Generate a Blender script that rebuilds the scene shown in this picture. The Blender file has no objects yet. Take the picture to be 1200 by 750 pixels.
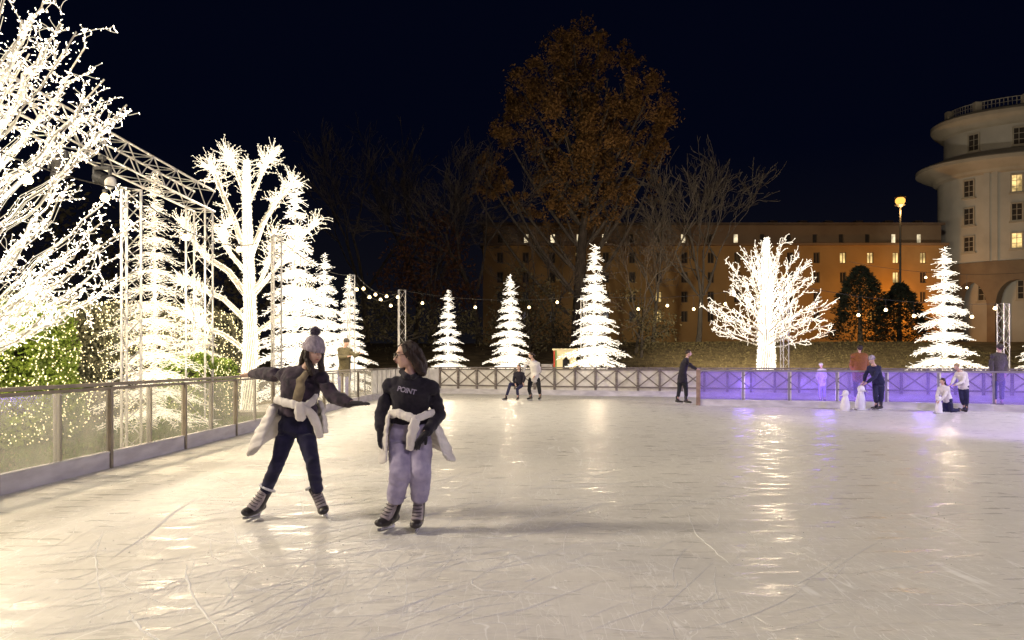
import bpy, math, random
import numpy as np
from mathutils import Vector, Matrix, noise, Quaternion
R = math.radians
PI = math.pi
sc = bpy.context.scene
COL = sc.collection
FPX, HZ, EYE = 870.0, 422.0, 1.47
V = Vector

def P(px, py, Y):
    """point of the place seen at photo pixel (px, py) and standing Y metres away"""
    return V(((px - 600) / FPX * Y, Y, EYE + (HZ - py) / FPX * Y))

def GX(px, Y):
    return (px - 600) / FPX * Y

# ------------------------------------------------------------------ materials
def new_mat(name):
    m = bpy.data.materials.new(name)
    m.use_nodes = True
    nt = m.node_tree
    nt.nodes.clear()
    out = nt.nodes.new('ShaderNodeOutputMaterial')
    return m, nt, out

def surf(name, c1, c2=None, rough=0.7, scale=8.0, bump=0.0, bscale=40.0, metal=0.0, spec=0.4, stretch=(1, 1, 1), detail=5.0, sheen=0.0, lo=0.35, hi=0.65):
    m, nt, out = new_mat(name)
    N, L = nt.nodes, nt.links
    b = N.new('ShaderNodeBsdfPrincipled')
    L.new(b.outputs[0], out.inputs[0])
    b.inputs['Roughness'].default_value = rough
    b.inputs['Metallic'].default_value = metal
    b.inputs['Specular IOR Level'].default_value = spec
    if sheen:
        b.inputs['Sheen Weight'].default_value = sheen
    tc = N.new('ShaderNodeTexCoord')
    mp = N.new('ShaderNodeMapping')
    mp.inputs['Scale'].default_value = stretch
    L.new(tc.outputs['Object'], mp.inputs[0])
    if c2 is None:
        c2 = tuple(x * 0.75 for x in c1)
    n = N.new('ShaderNodeTexNoise')
    n.inputs['Scale'].default_value = scale
    n.inputs['Detail'].default_value = detail
    L.new(mp.outputs[0], n.inputs['Vector'])
    r = N.new('ShaderNodeValToRGB')
    r.color_ramp.elements[0].position = lo
    r.color_ramp.elements[0].color = (*c2, 1)
    r.color_ramp.elements[1].position = hi
    r.color_ramp.elements[1].color = (*c1, 1)
    L.new(n.outputs['Fac'], r.inputs[0])
    L.new(r.outputs[0], b.inputs['Base Color'])
    if bump:
        n2 = N.new('ShaderNodeTexNoise')
        n2.inputs['Scale'].default_value = bscale
        n2.inputs['Detail'].default_value = 6
        L.new(mp.outputs[0], n2.inputs['Vector'])
        bp = N.new('ShaderNodeBump')
        bp.inputs['Strength'].default_value = bump
        bp.inputs['Distance'].default_value = 0.02
        L.new(n2.outputs['Fac'], bp.inputs['Height'])
        L.new(bp.outputs[0], b.inputs['Normal'])
    return m

def glow(name, col, strength, sample=True):
    m, nt, out = new_mat(name)
    e = nt.nodes.new('ShaderNodeEmission')
    e.inputs[0].default_value = (*col, 1)
    e.inputs[1].default_value = strength
    nt.links.new(e.outputs[0], out.inputs[0])
    if not sample:
        m.cycles.emission_sampling = 'NONE'
    return m

def pane_mat(name, tint, clear, film, filmcol, gl=0.06):
    """clear: share let straight through; film: share of milky diffuse/translucent film"""
    m, nt, out = new_mat(name)
    N, L = nt.nodes, nt.links
    t = N.new('ShaderNodeBsdfTransparent'); t.inputs[0].default_value = (*tint, 1)
    d = N.new('ShaderNodeBsdfDiffuse'); d.inputs[0].default_value = (*filmcol, 1)
    tl = N.new('ShaderNodeBsdfTranslucent'); tl.inputs[0].default_value = (*filmcol, 1)
    g = N.new('ShaderNodeBsdfGlossy'); g.inputs['Roughness'].default_value = 0.12
    a = N.new('ShaderNodeMixShader'); a.inputs[0].default_value = 0.5
    L.new(d.outputs[0], a.inputs[1]); L.new(tl.outputs[0], a.inputs[2])
    b = N.new('ShaderNodeMixShader')
    tc = N.new('ShaderNodeTexCoord')
    n = N.new('ShaderNodeTexNoise'); n.inputs['Scale'].default_value = 2.3; n.inputs['Detail'].default_value = 6
    L.new(tc.outputs['Object'], n.inputs['Vector'])
    mr = N.new('ShaderNodeMapRange')
    mr.inputs['From Min'].default_value = 0.3; mr.inputs['From Max'].default_value = 0.7
    mr.inputs['To Min'].default_value = film * 0.7; mr.inputs['To Max'].default_value = min(1, film * 1.3)
    L.new(n.outputs['Fac'], mr.inputs['Value'])
    L.new(mr.outputs[0], b.inputs[0])
    L.new(t.outputs[0], b.inputs[1]); L.new(a.outputs[0], b.inputs[2])
    c = N.new('ShaderNodeMixShader'); c.inputs[0].default_value = gl
    L.new(b.outputs[0], c.inputs[1]); L.new(g.outputs[0], c.inputs[2])
    L.new(c.outputs[0], out.inputs[0])
    return m

M = {}
M['alu'] = surf('bare_aluminium', (0.78, 0.76, 0.73), (0.6, 0.58, 0.56), 0.42, 9, 0.1, 60, metal=0.25)
M['bronze'] = surf('bronze_painted_steel', (0.26, 0.22, 0.17), (0.18, 0.15, 0.115), 0.45, 5, 0.1, 30)
M['railwood'] = surf('weathered_grey_wood', (0.22, 0.19, 0.17), (0.12, 0.1, 0.09), 0.8, 3, 0.4, 30, stretch=(1, 1, 8))
M['whitewood'] = surf('white_painted_timber', (0.62, 0.6, 0.58), (0.48, 0.46, 0.45), 0.6, 4, 0.2, 25)
M['kick'] = surf('scuffed_white_kickboard', (0.6, 0.58, 0.6), (0.42, 0.4, 0.42), 0.5, 2.2, 0.15, 14, stretch=(1, 1, 4))
M['kick_left'] = surf('grey_lilac_kickboard', (0.6, 0.57, 0.61), (0.45, 0.42, 0.46), 0.5, 2.2, 0.15, 14, stretch=(1, 1, 4))
M['wood_post'] = surf('brown_post_wood', (0.3, 0.21, 0.16), (0.2, 0.13, 0.09), 0.7, 6, 0.3, 30)
M['glass'] = pane_mat('smudged_clear_acrylic', (0.95, 0.95, 0.93), 0.8, 0.20, (0.88, 0.85, 0.76))
M['glass_strip'] = pane_mat('frosted_joint_strip', (0.95, 0.95, 0.93), 0.3, 0.6, (0.7, 0.66, 0.6))
M['milky'] = pane_mat('milky_white_panel', (0.9, 0.9, 0.9), 0.2, 0.72, (0.85, 0.83, 0.82))
M['violet'] = pane_mat('violet_lit_acrylic', (0.74, 0.66, 1.0), 0.35, 0.17, (0.62, 0.52, 0.96), 0.04)  # violet light put into the pane's tint and film colour
M['fairy'] = glow('warm_white_fairy_lights', (1.0, 0.85, 0.60), 2.6)
M['fairy_cool'] = glow('soft_white_fairy_lights', (1.0, 0.88, 0.70), 2.4)
M['strand'] = glow('bulb_bloom_on_wire', (1.0, 0.86, 0.64), 1.15, False)  # emission on wires that are no lamps, imitating the bulbs' bloom
M['fairy_hot'] = glow('bright_fairy_bulbs', (1.0, 0.86, 0.66), 9.0)
M['wire'] = surf('white_wire_frame', (0.75, 0.7, 0.6), None, 0.5)
M['cable'] = surf('black_cable', (0.05, 0.045, 0.04), None, 0.6)
M['festoon'] = glow('festoon_bulb_glass', (1.0, 0.74, 0.36), 9.0)
M['black'] = surf('black_powder_coat', (0.03, 0.03, 0.032), None, 0.5)
M['lens'] = surf('pale_lamp_lens', (0.7, 0.7, 0.68), None, 0.2)

# ------------------------------------------------------------------ mesh builder
def frame_of(t, up=V((0, 0, 1))):
    t = t.normalized()
    if abs(t.dot(up)) > 0.97:
        up = V((0, 1, 0)) if abs(t.y) < 0.9 else V((1, 0, 0))
    a = t.cross(up).normalized()
    b = a.cross(t).normalized()
    return a, b

class MB:
    def __init__(s):
        s.v = []; s.f = []; s.mi = []; s.cur = 0
    def face(s, idx):
        s.f.append(idx); s.mi.append(s.cur)
    def box(s, c, d, rot=None, axes=None):
        c = V(c); hx, hy, hz = d[0] / 2, d[1] / 2, d[2] / 2
        n = len(s.v)
        for x in (-hx, hx):
            for y in (-hy, hy):
                for z in (-hz, hz):
                    p = V((x, y, z))
                    if axes: p = axes[0] * x + axes[1] * y + axes[2] * z
                    elif rot is not None: p = Matrix.Rotation(rot, 3, 'Z') @ p
                    s.v.append(c + p)
        for q in ((0, 1, 3, 2), (4, 6, 7, 5), (0, 4, 5, 1), (2, 3, 7, 6), (0, 2, 6, 4), (1, 5, 7, 3)):
            s.face(tuple(n + i for i in q))
        return s
    def bar(s, a, b, w, h=None):
        """rectangular bar from a to b, w sideways, h upwards"""
        a, b = V(a), V(b); h = h or w
        t = (b - a); L = t.length
        if L < 1e-6: return s
        t.normalize(); sx, up = frame_of(t)
        return s.box((a + b) / 2, (L, w, h), axes=(t, sx, up))
    def tube(s, pts, rad, n=8, cap=True):
        pts = [V(p) for p in pts]
        if not hasattr(rad, '__len__'): rad = [rad] * len(pts)
        base = len(s.v)
        up = None
        for i, p in enumerate(pts):
            t = (pts[min(i + 1, len(pts) - 1)] - pts[max(i - 1, 0)])
            if t.length < 1e-9: t = V((0, 0, 1))
            t.normalize()
            if up is None:
                a, b = frame_of(t)
            else:
                a = (up - t * up.dot(t))
                if a.length < 1e-5: a, b = frame_of(t)
                a.normalize(); b = t.cross(a)
            up = a
            for k in range(n):
                an = 2 * PI * k / n
                s.v.append(p + (a * math.cos(an) + b * math.sin(an)) * rad[i])
        for i in range(len(pts) - 1):
            for k in range(n):
                k2 = (k + 1) % n
                s.face((base + i * n + k, base + i * n + k2, base + (i + 1) * n + k2, base + (i + 1) * n + k))
        if cap:
            s.face(tuple(base + k for k in reversed(range(n))))
            s.face(tuple(base + (len(pts) - 1) * n + k for k in range(n)))
        return s
    def loft(s, secs, n=16):
        """secs: (centre, side vector, r_side, r_depth); closed, with rounded ends"""
        cs = [V(q[0]) for q in secs]
        full = []
        def tan(i): 
            t = cs[min(i + 1, len(cs) - 1)] - cs[max(i - 1, 0)]
            return t.normalized()
        c, sd, rx, ry = secs[0]; m = min(rx, ry)
        full.append((V(c) - tan(0) * m * 0.55, sd, rx * 0.45, ry * 0.45, tan(0)))
        full.append((V(c) - tan(0) * m * 0.3, sd, rx * 0.82, ry * 0.82, tan(0)))
        for i, q in enumerate(secs): full.append((V(q[0]), q[1], q[2], q[3], tan(i)))
        c, sd, rx, ry = secs[-1]; m = min(rx, ry); e = len(cs) - 1
        full.append((V(c) + tan(e) * m * 0.3, sd, rx * 0.82, ry * 0.82, tan(e)))
        full.append((V(c) + tan(e) * m * 0.55, sd, rx * 0.45, ry * 0.45, tan(e)))
        base = len(s.v)
        for c, sd, rx, ry, t in full:
            a = V(sd) - t * V(sd).dot(t)
            if a.length < 1e-4: a = frame_of(t)[0]
            a.normalize(); b = t.cross(a)
            for k in range(n):
                an = 2 * PI * k / n
                s.v.append(c + a * math.cos(an) * rx + b * math.sin(an) * ry)
        for i in range(len(full) - 1):
            for k in range(n):
                k2 = (k + 1) % n
                s.face((base + i * n + k, base + i * n + k2, base + (i + 1) * n + k2, base + (i + 1) * n + k))
        s.face(tuple(base + k for k in reversed(range(n))))
        s.face(tuple(base + (len(full) - 1) * n + k for k in range(n)))
        return s
    def ell(s, c, axes, radii, nu=16, nv=10):
        c = V(c); base = len(s.v)
        X, Y, Z = axes
        s.v.append(c + Z * radii[2])
        for j in range(1, nv):
            ph = PI * j / nv
            for i in range(nu):
                th = 2 * PI * i / nu
                s.v.append(c + X * radii[0] * math.sin(ph) * math.cos(th) + Y * radii[1] * math.sin(ph) * math.sin(th) + Z * radii[2] * math.cos(ph))
        s.v.append(c - Z * radii[2])
        last = len(s.v) - 1
        for i in range(nu):
            i2 = (i + 1) % nu
            s.face((base, base + 1 + i, base + 1 + i2))
            for j in range(nv - 2):
                a = base + 1 + j * nu
                s.face((a + i, a + nu + i, a + nu + i2, a + i2))
            a = base + 1 + (nv - 2) * nu
            s.face((a + i, last, a + i2))
        return s
    def sph(s, c, r, nu=12, nv=8):
        return s.ell(c, (V((1, 0, 0)), V((0, 1, 0)), V((0, 0, 1))), (r, r, r), nu, nv)
    def octa(s, c, r):
        c = V(c); n = len(s.v)
        for d in ((1, 0, 0), (-1, 0, 0), (0, 1, 0), (0, -1, 0), (0, 0, 1), (0, 0, -1)):
            s.v.append(c + V(d) * r)
        for a, b, e in ((0, 2, 4), (2, 1, 4), (1, 3, 4), (3, 0, 4), (2, 0, 5), (1, 2, 5), (3, 1, 5), (0, 3, 5)):
            s.face((n + a, n + b, n + e))
        return s
    def spike(s, a, b, r):
        """thin three-sided needle"""
        a, b = V(a), V(b); t = b - a
        if t.length < 1e-6: return s
        x, y = frame_of(t); n = len(s.v)
        for k in range(3):
            an = 2 * PI * k / 3
            d = (x * math.cos(an) + y * math.sin(an)) * r
            s.v.append(a + d)
        for k in range(3):
            an = 2 * PI * k / 3
            s.v.append(b + (x * math.cos(an) + y * math.sin(an)) * r * 0.6)
        s.face((n + 2, n + 1, n)); s.face((n + 3, n + 4, n + 5))
        for k in range(3):
            k2 = (k + 1) % 3
            s.face((n + k, n + k2, n + 3 + k2, n + 3 + k))
        return s
    def lathe(s, c, prof, n=24, axis=V((0, 0, 1))):
        """prof: (radius, height) list"""
        a, b = frame_of(axis); base = len(s.v)
        for r, h in prof:
            for k in range(n):
                an = 2 * PI * k / n
                s.v.append(V(c) + axis * h + (a * math.cos(an) + b * math.sin(an)) * r)
        for i in range(len(prof) - 1):
            for k in range(n):
                k2 = (k + 1) % n
                s.face((base + i * n + k, base + i * n + k2, base + (i + 1) * n + k2, base + (i + 1) * n + k))
        return s
    def quad(s, a, b, c, d):
        n = len(s.v); s.v += [V(a), V(b), V(c), V(d)]; s.face((n, n + 1, n + 2, n + 3)); return s
    def data(s, name, mats, off=V((0, 0, 0)), smooth=False):
        me = bpy.data.meshes.new(name)
        me.from_pydata([v - off for v in s.v], [], s.f)
        if not isinstance(mats, (list, tuple)): mats = [mats]
        for m in mats: me.materials.append(m)
        if len(mats) > 1: me.polygons.foreach_set('material_index', s.mi)
        if smooth: me.polygons.foreach_set('use_smooth', [True] * len(me.polygons))
        me.update()
        return me
    def build(s, name, mat, parent=None, smooth=False, mods=None, post=None):
        off = V((0, 0, 0))
        p = parent
        while p: off = off + p.location; p = p.parent
        me = s.data(name, mat, off, smooth)
        o = bpy.data.objects.new(name, me)
        COL.objects.link(o)
        if mods:
            mods(o)
            bpy.context.view_layer.update()
            dg = bpy.context.evaluated_depsgraph_get()
            nm = bpy.data.meshes.new_from_object(o.evaluated_get(dg))
            o.modifiers.clear()
            o.data = nm; nm.name = name
            bpy.data.meshes.remove(me)
            if not nm.materials:
                nm.materials.append(mat[0] if isinstance(mat, (list, tuple)) else mat)
            me = nm
        if post: post(me)
        if smooth: me.polygons.foreach_set('use_smooth', [True] * len(me.polygons))
        if parent: o.parent = parent
        return o

def remesh(vox, smooth_it=4):
    def f(o):
        m = o.modifiers.new('r', 'REMESH'); m.mode = 'VOXEL'; m.voxel_size = vox; m.adaptivity = 0
        if smooth_it:
            q = o.modifiers.new('s', 'SMOOTH'); q.factor = 0.5; q.iterations = smooth_it
    return f

def wrinkle(amp, scale, stretch=(1, 1, 1), seed=0.0):
    def f(me):
        n = len(me.vertices)
        nor = [v.normal.copy() for v in me.vertices]
        for i in range(n):
            v = me.vertices[i]
            q = V((v.co.x * stretch[0], v.co.y * stretch[1], v.co.z * stretch[2])) * scale + V((seed, seed * 1.7, 0))
            w = noise.noise(q)
            w = (1 - abs(w) * 3.0) * 0.6 + noise.noise(q * 2.3) * 0.5
            v.co += nor[i] * (w * amp)
    return f

def tag(o, label=None, cat=None, group=None, kind=None):
    if label: o['label'] = label
    if cat: o['category'] = cat
    if group: o['group'] = group
    if kind: o['kind'] = kind
    return o

def thing(name, label, cat, loc=(0, 0, 0), rz=0.0, group=None, sc_=None):
    o = bpy.data.objects.new(name, None); COL.objects.link(o)
    o.empty_display_size = 0.2
    o.location = loc; o.rotation_euler = (0, 0, rz)
    if sc_: o.scale = sc_
    return tag(o, label, cat, group)

def copy_tree(o, parent=None):
    c = o.copy(); COL.objects.link(c)
    if parent: c.parent = parent
    for ch in list(o.children):
        copy_tree(ch, c)
    return c

# ------------------------------------------------------------------ camera, world, light
cam = bpy.data.cameras.new('camera'); co = bpy.data.objects.new('camera', cam); COL.objects.link(co)
co.location = (0, 0, EYE); co.rotation_euler = (R(90), 0, 0)
cam.sensor_width = 36; cam.lens = FPX / 1200 * 36; cam.shift_y = (HZ - 375) / 1200
cam.clip_end = 1000; cam.clip_start = 0.05
sc.camera = co
w = bpy.data.worlds.new('World'); sc.world = w; w.use_nodes = True
nt = w.node_tree; nt.nodes.clear()
wo = nt.nodes.new('ShaderNodeOutputWorld'); bg = nt.nodes.new('ShaderNodeBackground')
tc = nt.nodes.new('ShaderNodeTexCoord'); sp = nt.nodes.new('ShaderNodeSeparateXYZ'); rp = nt.nodes.new('ShaderNodeValToRGB')
nt.links.new(tc.outputs['Generated'], sp.inputs[0]); nt.links.new(sp.outputs[2], rp.inputs[0])
rp.color_ramp.elements[0].color = (0.0062, 0.0058, 0.0072, 1); rp.color_ramp.elements[0].position = 0.0
rp.color_ramp.elements[1].color = (0.0008, 0.0015, 0.0062, 1); rp.color_ramp.elements[1].position = 0.26
nt.links.new(rp.outputs[0], bg.inputs[0]); bg.inputs[1].default_value = 1.0
nt.links.new(bg.outputs[0], wo.inputs[0])
sc.view_settings.view_transform = 'Standard'; sc.view_settings.look = 'None'
sc.view_settings.exposure = 0; sc.view_settings.gamma = 1

def lamp(name, kind, loc, power, col, size=0.2, target=None, spot=60, blend=0.5):
    l = bpy.data.lights.new(name, kind); l.energy = power; l.color = col
    if kind == 'AREA': l.size = size
    else: l.shadow_soft_size = size
    if kind == 'SPOT': l.spot_size = R(spot); l.spot_blend = blend
    o = bpy.data.objects.new(name, l); COL.objects.link(o); o.location = loc
    if target is not None:
        o.rotation_euler = (V(target) - V(loc)).to_track_quat('-Z', 'Y').to_euler()
    return o

# ================================================================== SETTING
def hill_z(x, y):
    t = (y - 38 + 0.12 * x) / 24.0
    t = max(0.0, min(1.0, t)); t = t * t * (3 - 2 * t)
    bumps = 0.10 * noise.noise(V((x * 0.15, y * 0.15, 0))) * min(1, max(0, (y - 36) / 6))
    return -0.06 + 2.95 * t + bumps

# fence line round the rink, from the left foreground round to the right
FL = [(-5.66, 5.5), (-5.56, 8.1), (-5.42, 12.0), (-5.33, 16.0), (-5.28, 20.0), (-5.24, 24.0), (-5.12, 27.5), (-4.8, 30.2), (-4.2, 31.9), (-3.2, 32.9)]
BK = [(-3.2, 32.9), (6.45, 29.75)]
BK2 = [(6.45, 29.75), (14.0, 27.3), (24.0, 24.0), (34.0, 20.6)]
PR = [(6.05, 24.1), (9.0, 23.15), (11.8, 22.3), (13.95, 21.2), (16.4, 18.8), (18.0, 14.5), (19.0, 11.0)]

# ---- grass ground, one sheet to the horizon
M['grass'] = surf('winter_lawn', (0.27, 0.205, 0.105), (0.12, 0.09, 0.045), 0.95, 1.6, 1.0, 60, detail=9)
def ground_mesh():
    b = MB()
    xs = [-400, -200, -120, -80, -60] + [x * 2.0 for x in range(-25, 46)] + [100, 140, 200, 400]
    ys = [-300, -100, -40, -10] + [y * 2.0 for y in range(0, 46)] + [100, 140, 220, 400, 700]
    for y in ys:
        for x in xs: b.v.append(V((x, y, hill_z(x, y))))
    n = len(xs)
    for j in range(len(ys) - 1):
        for i in range(n - 1):
            b.face((j * n + i, j * n + i + 1, (j + 1) * n + i + 1, (j + 1) * n + i))
    return b
tag(ground_mesh().build('ground', M['grass'], smooth=True), kind='structure')

# ---- short rough grass on the lawn behind the left barrier and on the bank
random.seed(5)
M['blade'] = surf('grass_blades', (0.22, 0.18, 0.08), (0.12, 0.095, 0.045), 0.9, 3)
b = MB()
for i in range(15000):
    if False:
        x = random.uniform(-11, -5.9); y = random.uniform(7, 24); h = random.uniform(0.03, 0.08); wd = 0.008
    else:
        x = random.uniform(4, 32); y = random.uniform(37, 62); h = random.uniform(0.03, 0.09); wd = 0.06
    z = hill_z(x, y) - 0.01
    a = random.uniform(0, PI); dx, dy = math.cos(a) * wd, math.sin(a) * wd
    lx, ly = random.gauss(0, h * 0.5), random.gauss(0, h * 0.5)
    n = len(b.v); b.v += [V((x - dx, y - dy, z)), V((x + dx, y + dy, z)), V((x + lx, y + ly, z + h))]; b.face((n, n + 1, n + 2))
tag(b.build('grass', M['blade']), 'brown winter grass tufts on the bank below the long building', 'grass', kind='stuff')
M['blade_green'] = surf('green_grass_blades', (0.17, 0.26, 0.05), (0.09, 0.14, 0.03), 0.9, 3)
b = MB()
for i in range(34000):
    x = random.uniform(-11, -5.75); y = random.uniform(6.5, 24); h = random.uniform(0.05, 0.12); wd = 0.014
    z = hill_z(x, y) - 0.01; a = random.uniform(0, PI); dx, dy = math.cos(a) * wd, math.sin(a) * wd
    lx, ly = random.gauss(0, h * 0.5), random.gauss(0, h * 0.5)
    n = len(b.v); b.v += [V((x - dx, y - dy, z)), V((x + dx, y + dy, z)), V((x + lx, y + ly, z + h))]; b.face((n, n + 1, n + 2))
tag(b.build('grass', M['blade_green']), 'green lawn grass behind the clear barrier on the left', 'grass', kind='stuff')

# ---- concrete apron round the rink
M['deck'] = surf('pale_concrete_apron', (0.42, 0.4, 0.37), (0.3, 0.29, 0.27), 0.85, 1.5, 0.3, 30)
def strip(line, inner, outer, z, top, name, mat):
    """slab beside a polyline; inner/outer are offsets to the left of travel"""
    b = MB(); L_ = [V((x, y, 0)) for x, y in line]; off = []
    for i, p in enumerate(L_):
        t = (L_[min(i + 1, len(L_) - 1)] - L_[max(i - 1, 0)]).normalized()
        off.append(V((-t.y, t.x, 0)))
    for i, p in enumerate(L_):
        for d, zz in ((inner, z), (inner, top), (outer, top), (outer, z)):
            q = p + off[i] * d; q.z = zz; b.v.append(q)
    for i in range(len(L_) - 1):
        for k in range(4):
            k2 = (k + 1) % 4
            b.face((4 * i + k, 4 * i + 4 + k, 4 * i + 4 + k2, 4 * i + k2))
    b.face((0, 1, 2, 3)); e = 4 * (len(L_) - 1); b.face((e + 3, e + 2, e + 1, e))
    return tag(b.build(name, mat), kind='structure')
strip(FL[4:] + BK[1:] + BK2[1:], 0.12, 2.6, -0.3, 0.07, 'path', M['deck'])
strip(PR, 0.10, 2.4, -0.3, 0.075, 'path', M['deck'])

# ---- the ice
def ice_material():
    m, nt, out = new_mat('skated_ice')
    N, L = nt.nodes, nt.links
    b = N.new('ShaderNodeBsdfPrincipled'); L.new(b.outputs[0], out.inputs[0])
    tc = N.new('ShaderNodeTexCoord')
    def noi(scale, det=6, st=(1, 1, 1), rz=0.0, dist=0.0):
        mp = N.new('ShaderNodeMapping'); mp.inputs['Scale'].default_value = st; mp.inputs['Rotation'].default_value = (0, 0, rz)
        L.new(tc.outputs['Object'], mp.inputs[0])
        n = N.new('ShaderNodeTexNoise'); n.inputs['Scale'].default_value = scale; n.inputs['Detail'].default_value = det
        n.inputs['Distortion'].default_value = dist
        L.new(mp.outputs[0], n.inputs['Vector']); return n
    def ramp(src, p0, p1, c0, c1):
        r = N.new('ShaderNodeValToRGB'); L.new(src, r.inputs[0])
        r.color_ramp.elements[0].position = p0; r.color_ramp.elements[1].position = p1
        r.color_ramp.elements[0].color = (*c0, 1); r.color_ramp.elements[1].color = (*c1, 1); return r
    # scratches: thin lines where stretched noises cross their middle value
    lines = None
    for (s, st, rz, wd, ds) in ((1.1, (1, 0.12, 1), 0.5, 0.004, 1.2), (1.3, (1, 0.10, 1), -0.9, 0.0035, 1.5), (3.3, (1, 0.16, 1), 0.9, 0.006, 1.4), (6.0, (1, 0.2, 1), -0.4, 0.008, 1.6), (2.2, (1, 0.25, 1), 1.7, 0.005, 2.0), (5.0, (1, 0.3, 1), 0.1, 0.007, 1.0), (9.0, (1, 0.2, 1), 2.4, 0.01, 0.6)):
        n = noi(s, 2.5, st, rz, ds)
        a = N.new('ShaderNodeMath'); a.operation = 'SUBTRACT'; a.inputs[1].default_value = 0.5; L.new(n.outputs['Fac'], a.inputs[0])
        c = N.new('ShaderNodeMath'); c.operation = 'ABSOLUTE'; L.new(a.outputs[0], c.inputs[0])
        d = N.new('ShaderNodeMapRange'); d.inputs['From Min'].default_value = 0; d.inputs['From Max'].default_value = wd
        d.inputs['To Min'].default_value = 1; d.inputs['To Max'].default_value = 0; L.new(c.outputs[0], d.inputs['Value'])
        msk = noi(1.3, 3, (1, 1, 1), rz)
        mm = N.new('ShaderNodeMapRange'); mm.inputs['From Min'].default_value = 0.47; mm.inputs['From Max'].default_value = 0.6; L.new(msk.outputs['Fac'], mm.inputs['Value'])
        e = N.new('ShaderNodeMath'); e.operation = 'MULTIPLY'; L.new(d.outputs[0], e.inputs[0]); L.new(mm.outputs[0], e.inputs[1])
        if lines is None: lines = e
        else:
            x = N.new('ShaderNodeMath'); x.operation = 'MAXIMUM'; L.new(lines.outputs[0], x.inputs[0]); L.new(e.outputs[0], x.inputs[1]); lines = x
    base = ramp(noi(0.55, 8, (1, 1.6, 1)).outputs['Fac'], 0.3, 0.7, (0.67, 0.645, 0.60), (0.72, 0.70, 0.65))
    fine = ramp(noi(14, 8, (1, 0.5, 1), 0.4).outputs['Fac'], 0.3, 0.7, (0.9, 0.9, 0.9), (1.0, 1.0, 1.0))
    mx = N.new('ShaderNodeMix'); mx.data_type = 'RGBA'; mx.blend_type = 'MULTIPLY'; mx.inputs['Factor'].default_value = 1
    L.new(base.outputs[0], mx.inputs['A']); L.new(fine.outputs[0], mx.inputs['B'])
    m2 = N.new('ShaderNodeMix'); m2.data_type = 'RGBA'; m2.inputs['B'].default_value = (0.93, 0.92, 0.89, 1)
    f = N.new('ShaderNodeMath'); f.operation = 'MULTIPLY'; f.inputs[1].default_value = 0.85; L.new(lines.outputs[0], f.inputs[0])
    L.new(f.outputs[0], m2.inputs['Factor']); L.new(mx.outputs['Result'], m2.inputs['A']); L.new(m2.outputs['Result'], b.inputs['Base Color'])
    # wetter and drier patches
    r = ramp(noi(4.5, 9, (0.5, 2.0, 1), 0.05).outputs['Fac'], 0.36, 0.5, (0.195,) * 3, (0.56,) * 3)
    L.new(r.outputs[0], b.inputs['Roughness'])
    b.inputs['Specular IOR Level'].default_value = 0.22
    # surface relief
    n1 = noi(7.0, 8, (0.5, 1.8, 1), 0.06, 0.3); n2 = noi(30, 6, (0.6, 1.4, 1), 0.3)
    ad = N.new('ShaderNodeMath'); ad.operation = 'MULTIPLY_ADD'; ad.inputs[1].default_value = 0.45
    L.new(n2.outputs['Fac'], ad.inputs[0]); L.new(n1.outputs['Fac'], ad.inputs[2])
    a2 = N.new('ShaderNodeMath'); a2.operation = 'MULTIPLY_ADD'; a2.inputs[1].default_value = 0.0
    L.new(lines.outputs[0], a2.inputs[0]); L.new(ad.outputs[0], a2.inputs[2])
    bp = N.new('ShaderNodeBump'); bp.inputs['Strength'].default_value = 0.33; bp.inputs['Distance'].default_value = 0.02
    L.new(a2.outputs[0], bp.inputs['Height']); L.new(bp.outputs[0], b.inputs['Normal'])
    return m
M['ice'] = ice_material()
b = MB()
outline = [(-6.2, -9)] + [(x, y) for x, y in FL] + [BK[1]] + [(x, y) for x, y in BK2[1:]] + [(34, -9)]
for x, y in outline: b.v.append(V((x, y, 0)))
b.face(tuple(reversed(range(len(outline)))))
n0 = len(outline)
for x, y in outline: b.v.append(V((x, y, -0.2)))
for i in range(n0):
    j = (i + 1) % n0; b.face((i, j, n0 + j, n0 + i))
tag(b.build('ice_rink', M['ice']), kind='structure')

# ---- ridges of snow shaved up by blades
random.seed(11)
M['snow'] = surf('shaved_ice_snow', (0.93, 0.92, 0.9), (0.86, 0.85, 0.83), 0.9, 20, 0.4, 120)
def gp(px, py): 
    Y = EYE * FPX / (py - HZ); return V((GX(px, Y), Y, 0))
b = MB()
def scratch(pts, w):
    L_ = []
    for i in range(len(pts) - 1):
        for k in range(6): L_.append(pts[i].lerp(pts[i + 1], k / 6))
    L_.append(pts[-1]); base = len(b.v); m = len(L_)
    for i, p in enumerate(L_):
        t = (L_[min(i + 1, m - 1)] - L_[max(0, i - 1)]).normalized(); s_ = V((-t.y, t.x, 0))
        ww = w * (0.25 + 0.75 * math.sin(PI * (i + 0.5) / m)) * random.uniform(0.5, 1.2)
        q = p + s_ * random.gauss(0, w * 0.5)
        b.v += [q - s_ * ww + V((0, 0, 0.001)), q + V((0, 0, 0.001 + min(0.006, ww * 0.6))), q + s_ * ww + V((0, 0, 0.001))]
    for i in range(m - 1):
        b.face((base + 3 * i, base + 3 * i + 1, base + 3 * i + 4, base + 3 * i + 3)); b.face((base + 3 * i + 1, base + 3 * i + 2, base + 3 * i + 5, base + 3 * i + 4))
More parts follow.
